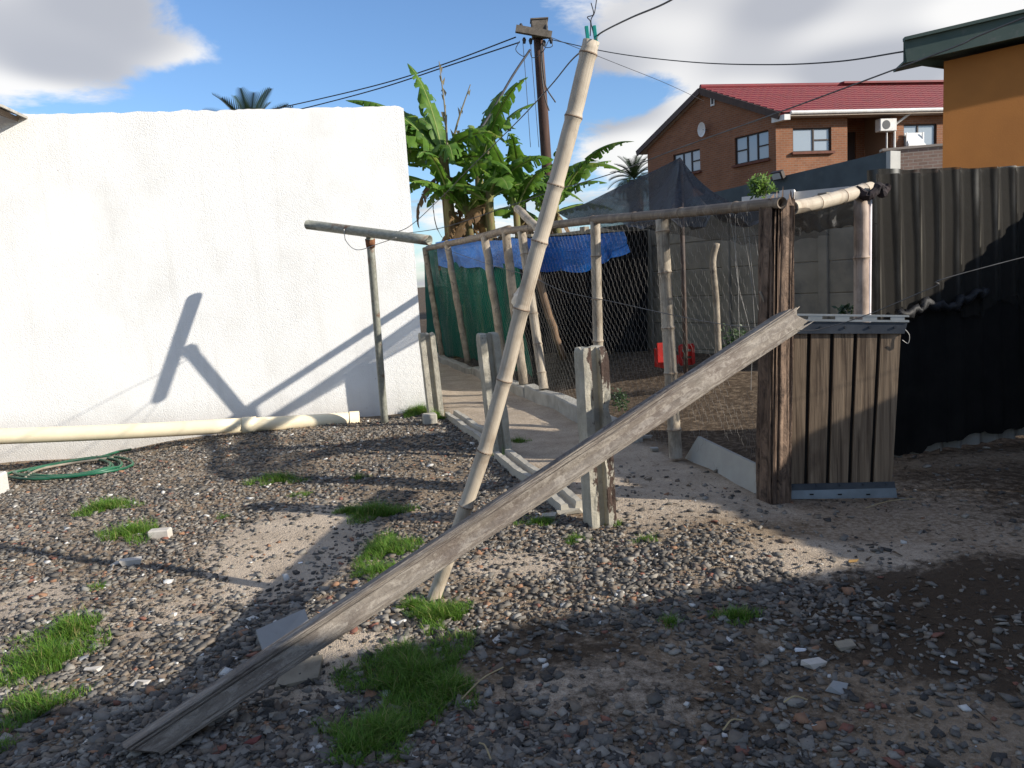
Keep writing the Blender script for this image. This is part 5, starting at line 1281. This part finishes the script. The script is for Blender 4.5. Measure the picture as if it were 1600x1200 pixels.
def banana(px, py, y, leaves, label, r=.13, dead=3):
    b0 = PY(px, py, y); stem_h = b0.z; root = thing('banana_plant', Vector((b0.x, y, 0)), label, 'banana plant', 'banana plants behind the coop')
    top = Vector((b0.x, y, stem_h)); pts = lerp_pts((b0.x+random.uniform(-.15, .15), y, 0), top, 8, .02)
    obj('stem', tube(pts, [r*(1.25-.6*i/8) for i in range(9)], 10, jitter=.06), STEM, root, smooth=True)
    for i, (az, el, ln, wd, dr, te, mt) in enumerate(leaves):
        V, F, mids = banana_leaf(top-Vector((0, 0, random.uniform(0, .25))), az, el, ln, wd, dr, te, random.uniform(-.35, .35), hash((px, i)) & 1023)
        lf = obj('leaf', (V, F), mt, root, smooth=True)
        obj('midrib', tube(mids[::3], [.03*(1-.85*k/16) for k in range(len(mids[::3]))], 6), RIB if mt is not BANANA_D else BANANA_D, lf)
    for i in range(dead):
        V, F, mids = banana_leaf(top-Vector((0, 0, random.uniform(.2, .8))), random.uniform(0, 6.28), random.uniform(-1.0, -.3), random.uniform(1.2, 1.9), .16, 1.3, .7, .6, i*7+px)
        obj('dead_leaf', (V, F), BANANA_D, root, smooth=True)
    return root, top
B_, Y_, D_ = BANANA, BANANA_Y, BANANA_D
def ring(n, el0, el1, ln, wd, dr, te, jit=.35, a0=0.0, mt=None):
    out = []
    for i in range(n):
        out.append((a0+i*2.399+random.uniform(-jit, jit), random.uniform(el0, el1)+.12, ln*random.uniform(.95, 1.35), wd*random.uniform(.52, .74), dr*random.uniform(.7, 1.25), te, mt or (B_ if random.random() > .1 else Y_)))
    return out
rt, top = banana(692, 238, 16.6, [(3.05, .98, 2.5, .34, 1.0, .6, B_), (2.2, 1.35, 2.6, .36, .7, .6, B_), (2.5, 1.0, 2.4, .44, 1.0, .5, B_), (3.0, .45, 2.3, .42, 1.9, .6, B_), (5.9, .2, 1.9, .4, 1.5, .5, B_), (2.75, .75, 2.6, .45, 1.3, .4, B_), (2.0, .9, 2.5, .40, 1.2, .45, B_), (3.3, .55, 2.0, .42, 1.6, .5, B_), (.4, .9, 2.0, .38, 1.3, .5, B_), (5.6, .55, 1.9, .4, 1.5, .45, B_), (3.9, .6, 2.0, .4, 1.8, .4, B_), (4.9, .4, 1.8, .38, 1.6, .5, B_)], 'tallest banana plant with torn leaves next to the white wall top', .16, 5)
DEADG = M('grey_dead_leaf', (.26, .22, .14), (.17, .15, .09), 8, rough=.9)
def spike(a, b_, parent):
    V = smooth_poly([a, a.lerp(b_, .5)+Vector((random.uniform(-.06, .06), 0, 0)), b_], 5); obj('bare_rib', tube(V, [.03*(1-.7*i/(len(V)-1)) for i in range(len(V))], 6), DEADG, parent)
    for i in range(3, len(V)):
        for s in (-1, 1):
            w = random.uniform(.03, .09); p = V[i]+Vector((0, 0, random.uniform(-.1, .1)))
            if random.random() < .55: obj('rag', ([p, p+Vector((s*w, 0, random.uniform(-.12, .12))), p+Vector((s*w*.5, .02, -random.uniform(.05, .22)))], [(0, 1, 2)]), DEADG, parent)
spike(PY(700, 250, 16.6), PY(686, 96, 16.4), rt); spike(PY(702, 245, 16.5), PY(735, 132, 16.3), rt)
rt2, _ = banana(748, 268, 17.4, ring(5, .5, 1.1, 2.2, .42, 1.2, .5, a0=.5)+[(1.1, 1.2, 2.6, .4, .7, .5, B_)], 'banana plant with dead spike at the middle of the clump', .14, 3)
spike(PY(754, 268, 17.3), PY(782, 160, 17.1), rt2)
banana(765, 300, 15.6, [(2.6, .45, 1.7, .40, 1.4, .15, Y_), (3.6, .6, 1.5, .40, 1.3, .2, B_), (.2, .55, 1.6, .40, 1.4, .2, B_), (5.0, .5, 1.4, .38, 1.5, .2, B_), (1.3, 1.1, 1.5, .35, .9, .2, B_), (5.8, .8, 1.6, .36, 1.2, .3, B_)], 'short banana plant with a pale young leaf in front of the clump', .12, 2)
banana(815, 302, 17.8, ring(5, .45, 1.15, 2.3, .40, 1.2, .5, a0=1.0), 'banana plant with ragged leaves just left of the utility pole', .14, 3)
banana(866, 312, 17.0, ring(6, .3, 1.0, 2.0, .38, 1.4, .5, a0=.2), 'low banana plant right of the utility pole beside the leaning bamboo', .13, 2)
banana(700, 300, 15.9, ring(6, .3, .95, 1.7, .38, 1.5, .45, a0=2.0), 'low banana plant in front of the tallest one, near the white wall corner', .13, 4)
banana(728, 322, 16.0, ring(6, .5, 1.2, 1.5, .34, 1.3, .4, a0=.9), 'young banana sucker above the blue tarpaulin', .10, 3)
banana(806, 325, 15.8, ring(6, .5, 1.2, 1.5, .34, 1.3, .3, a0=1.7), 'young banana sucker above the coop rail', .10, 2)
banana(850, 335, 18.4, ring(9, .3, 1.2, 1.7, .34, 1.3, .5, a0=.1), 'low banana sucker directly behind the utility pole', .10, 2)
# palms
PALM = leaf_mat('palm_frond', (.018, .036, .012), (.034, .058, .02), None, .1)
TRUNK = M('palm_trunk', (.14, .10, .07), (.09, .065, .045), 12, bump=.6)
def palm(px, py, y, r, label, n=46, trunk_r=.3):
    c = PY(px, py, y); root = thing('palm_tree', (c.x, y, 0), label, 'palm tree', 'palms in the distance')
    obj('trunk', tube(lerp_pts((c.x, y, 0), c, 10, .03), [trunk_r*(1+.1*(i % 2)) for i in range(11)], 12, jitter=.08), TRUNK, root)
    for i in range(n):
        az = i*2.399; el = 1.45-1.9*(i/n)**1.0; ln = r*random.uniform(.9, 1.1); V, F = [], []; p = c.copy(); e = el; m_ = 22
        for k in range(m_+1):
            d = Vector((math.cos(az)*math.cos(e), math.sin(az)*math.cos(e), math.sin(e))); s = Vector((-math.sin(az), math.cos(az), 0)); up = s.cross(d)*-1
            if k > 2:
                w = r*.24*math.sin(math.pi*min(1, (k+1)/(m_+2)))**.6
                for sg in (-1, 1):
                    q = p+s*(sg*w*.75)+d*(w*.8)+up*(w*.3); b0 = len(V); V += [p-d*(r*.018), p+d*(r*.026), q]; F.append((b0, b0+1, b0+2))
            b0 = len(V); tw = r*.008; V += [p-s*tw, p+s*tw, p+d*(ln/m_)+s*tw, p+d*(ln/m_)-s*tw]; F.append((b0, b0+1, b0+2, b0+3))
            p = p+d*(ln/m_); e -= 1.05/m_*(1.25-el*.45)
        obj('frond', (V, F), PALM, root)
palm(394, 222, 26, 1.75, 'palm crown showing just above the top of the white wall', 50)
palm(991, 281, 40, 1.35, 'small distant palm left of the brick house', 50, .35)
def leafy(name, c, rx, rz, n, size, mat, label, cat, stems=4):
    root = thing(name, (c[0], c[1], gz(c[0], c[1]) if c[2] < 1.5 else 0), label, cat); V, F = [], []
    for i in range(n):
        a, b_ = random.uniform(0, 6.28), random.uniform(-1, 1); rr_ = random.random()**.4
        k = .7+.45*N3(math.cos(a)*1.5+c[0], math.sin(a)*1.5, b_*2)
        p = Vector(c)+Vector((math.cos(a)*math.sqrt(1-b_*b_)*rx*rr_*k, math.sin(a)*math.sqrt(1-b_*b_)*rx*rr_*k, b_*rz*rr_*k))
        d = Vector((random.gauss(0, 1), random.gauss(0, 1), random.gauss(.2, .8))).normalized(); s = d.orthogonal().normalized(); L = size*random.uniform(.6, 1.3); b0 = len(V)
        V += [p, p+d*L*.5+s*L*.28, p+d*L, p+d*L*.5-s*L*.28]; F.append((b0, b0+1, b0+2, b0+3))
    obj('foliage', (V, F), mat, root)
    for i in range(stems):
        obj('stem', tube([Vector((c[0]+random.uniform(-.05, .05), c[1], ORG[root.name].z)), Vector(c)+Vector((random.uniform(-.4, .4)*rx, random.uniform(-.4, .4)*rx, rz*.4))], [.012+.004*rx, .005], 5), BRANCH, root)
SHRUB = leaf_mat('shrub_leaf', (.10, .19, .025), (.16, .25, .05), None, .3)
WEED = leaf_mat('weed_leaf', (.022, .05, .012), (.035, .07, .018), None, .25)
c = PY(1188, 292, 13.6); leafy('green_shrub', tuple(c), .30, .28, 420, .09, SHRUB, 'yellow-green shrub poking up in front of the dark grey wall', 'shrub')
c = PY(1150, 535, 8.6); leafy('coop_weed', tuple(c), .24, .24, 420, .045, WEED, 'dark leafy weed growing in the coop behind the beam', 'weed', 0)
c = PY(912, 603, 8.6); leafy('path_weed', tuple(c), .10, .12, 180, .04, leaf_mat('fresh_weed', (.07, .17, .03), (.1, .22, .04)), 'small bright green weed at the coop kerb', 'weed')
c = PY(968, 625, 7.6); leafy('coop_weed', tuple(c), .13, .16, 200, .035, WEED, 'dark spindly weed behind the nearest fence post', 'weed', 0)
c = PY(1320, 484, 6.6); leafy('coop_weed', tuple(c), .10, .06, 60, .05, WEED, 'sparse weed sprig seen above the gate', 'weed', 2)

# ------------------------------------------------------------------ utility pole and cables
PW = M('creosote_pole', (.085, .045, .032), (.05, .03, .025), 5, stretch=(4, 4, .4), rough=.8, c3=(.15, .09, .065), scale3=3)
OLDW = M('grey_crossarm', (.10, .085, .07), (.17, .145, .12), 8, rough=.9)
ub, ut = PY(857, 300, 20.0), PY(841, 62, 20.0)
dpole = (ut-ub).normalized(); foot = ub-dpole*(ub.z/dpole.z)
up = thing('utility_pole', foot, 'tall dark wooden utility pole with a short crossarm among the bananas', 'utility pole')
obj('pole', tube(lerp_pts(foot, ut, 10), [.155-.035*i/10 for i in range(11)], 14), PW, up, smooth=True)
cA, cB = PY(806, 45, 19.72), PY(862, 55, 19.72)
obj('crossarm', box((cA+cB)/2, (cB-cA).length/2, .07, .08, cB-cA, (0, 1, 0)), OLDW, up)
bc = PY(843, 46, 19.95); bxo = obj('pole_box', box(bc, .20, .15, .20, (1, 0, .02), (0, 1, 0), bev=.02), OLDW, up)
obj('box_lid', box(bc+Vector((0, 0, .21)), .22, .17, .015), OLDW, bxo)
for x, y in ((814, 40), (819, 62), (829, 63), (853, 42), (861, 62), (850, 66)):
    q = PY(x, y, 19.82); obj('insulator', tube([q-Vector((0, 0, .09)), q, q+Vector((0, 0, .05))], [.03, .05, .025], 8), DARKWIRE, up)
def cable(name, pts, r, label, sub=8, mat=None):
    P = smooth_poly(pts, sub); return tag(obj(name, tube(P, r, 6), mat or DARKWIRE, origin=P[0], smooth=True), label, 'cable')
cable('overhead_cable', [PY(806, 58, 19.8), PY(700, 98, 21), PY(600, 130, 22.5), PY(480, 159, 24.5), PY(380, 180, 26.5)], .016, 'upper one of two cables running left from the utility pole')
cable('overhead_cable', [PY(812, 66, 19.8), PY(700, 103, 21), PY(600, 136, 22.5), PY(500, 163, 24.5), PY(380, 192, 26.5)], .016, 'lower one of two cables running left from the utility pole')
cable('service_cable', [PY(828, 78, 19.8), PY(800, 120, 19), PY(770, 172, 18), PY(738, 222, 17.2)], .028, 'thick twisted cable dropping from the pole into the bananas')
cable('overhead_cable', [PY(862, 62, 19.8), PY(960, 83, 17.5), PY(1080, 97, 15.2), PY(1200, 101, 13.2), PY(1310, 96, 11.6), OEAVE], .011, 'thin cable from the pole to the corner of the orange house roof')
cable('overhead_cable', [PY(860, 58, 20), PY(960, 98, 24), PY(1040, 130, 28), PY(1100, 158, 32)], .008, 'faint thin cable from the pole to the brick gable')
for i, (x0, x1, x2) in enumerate(((817, 822, 829), (829, 834, 842))): cable('drop_wire', [PY(x0, 66, 19.8), PY(x1, 130, 19.7), PY(x2, 230, 19.6)], .008, ('left' if i == 0 else 'right')+' one of two thin wires hanging straight beside the pole')
for i, pts_ in enumerate((((846, 70), (848, 100), (853, 135), (868, 160)), ((845, 72), (846, 110), (851, 150), (858, 173)), ((858, 62), (846, 84), (832, 90), (828, 80)), ((812, 64), (806, 78), (818, 88), (826, 82)), ((860, 60), (863, 72), (852, 74), (848, 66)))):
    obj('loose_lead', tube(smooth_poly([PY(x, y, 19.7) for x, y in pts_], 6), .018 if i < 2 else .010, 5), DARKWIRE, up)

# washing lines
def line(pts, label, r=.0036): return cable('washing_line', [PY(*p) if not isinstance(p, Vector) else p for p in pts], r, label, 8, LINEM)
LINEM = M('washing_line', (.10, .095, .09), (.15, .145, .14), 12, rough=.7)
line([Vector((4.1, .28, 2.62)), (1500, -330, 1.75), (1230, -135, 2.12), (1110, -42, 2.42), (1045, 2, 2.68), (985, 28, 3.0), (938, 52, 3.32), (928, 66, 3.36), (895, 92, 3.7), (862, 132, 4.2), (820, 178, 4.9), (780, 218, 5.6), (735, 262, 6.4), (690, 308, 7.2), (636, 356, 7.85), bl.lerp(br, .62)], 'washing line held up by the top of the bamboo pole')
line([bl.lerp(br, .80)+Vector((0, -.02, .03)), (690, 356, 7.5), (760, 334, 7.0), (860, 300, 6.2), (960, 270, 5.5), (1060, 232, 4.9), (1210, 178, 4.1), (1300, 145, 3.8), (1410, 104, 3.5), (1500, 70, 3.3), (1640, 12, 3.0), Vector((3.5, 1.7, 2.72)), Vector((4.9, .46, 2.66))], 'washing line rising to the upper right across the brick house')
line([br+Vector((0, 0, -.03)), (720, 398, 7.2), (780, 418, 6.8), (830, 432, 6.4), (880, 455, 6.0), (960, 472, 5.5), (1050, 492, 5.1), (1140, 508, 4.7), (1250, 516, 4.45), (1290, 512, 4.4), (1360, 490, 4.3), (1460, 448, 4.1), (1560, 412, 4.0), Vector((5.35, 3.75, 2.0))], 'slack washing line sagging past the coop and over the gate top', .0026)

# ------------------------------------------------------------------ the yard's own house, to the right of where the photographer stands
YW = M('cream_house_plaster', (.55, .48, .36), (.48, .42, .32), 3, rough=.9, bump=.2)
yh = thing('yard_house', (4.3, .4, 0), 'cream plastered house to the right of the yard, outside the picture, shading the foreground', 'house')
ed = Vector((3.6, .93, 0)).normalized(); en = Vector((-ed.y, ed.x, 0)); E0 = Vector((3.75, .16, 0))
Wl = 6.5
obj('wall', wall_holes(E0+ed*(.3+Wl)-en*.35, -ed, Wl, -.1, 2.62, [(1.4, 1.0, 2.8, 2.1), (4.6, 0, 5.5, 2.05)]), YW, yh)
for nm, c_, h_ in (('wall', E0+ed*.3-en*2.85, ed), ('wall', E0+ed*(.3+Wl)-en*2.85, ed)): obj(nm, box(c_+Vector((0, 0, 1.26)), .08, 2.48, 1.36, ed, en), YW, yh)
wq_ = E0+ed*(.3+Wl-2.1)-en*.45+Vector((0, 0, 1.55)); yw_ = obj('window', join(box(wq_, .7, .02, .03, ed, en), box(wq_+Vector((0, 0, .52)), .7, .02, .03, ed, en), box(wq_-Vector((0, 0, .52)), .7, .02, .03, ed, en), box(wq_-ed*.67, .03, .02, .55, ed, en), box(wq_+ed*.67, .03, .02, .55, ed, en)), WHITEP, yh)
obj('pane', box(wq_-en*.03, .66, .005, .52, ed, en), GLASS, yw_)
obj('door', box(E0+ed*(.3+Wl-5.05)-en*.45+Vector((0, 0, 1.0)), .44, .03, 1.02, ed, en), M('brown_door', (.14, .08, .045), rough=.6), yh)
obj('roof', box(E0+ed*(Wl/2+.3)-en*2.8+Vector((0, 0, 2.73)), Wl/2+.55, 2.9, .06, ed, en), ROOFG, yh)
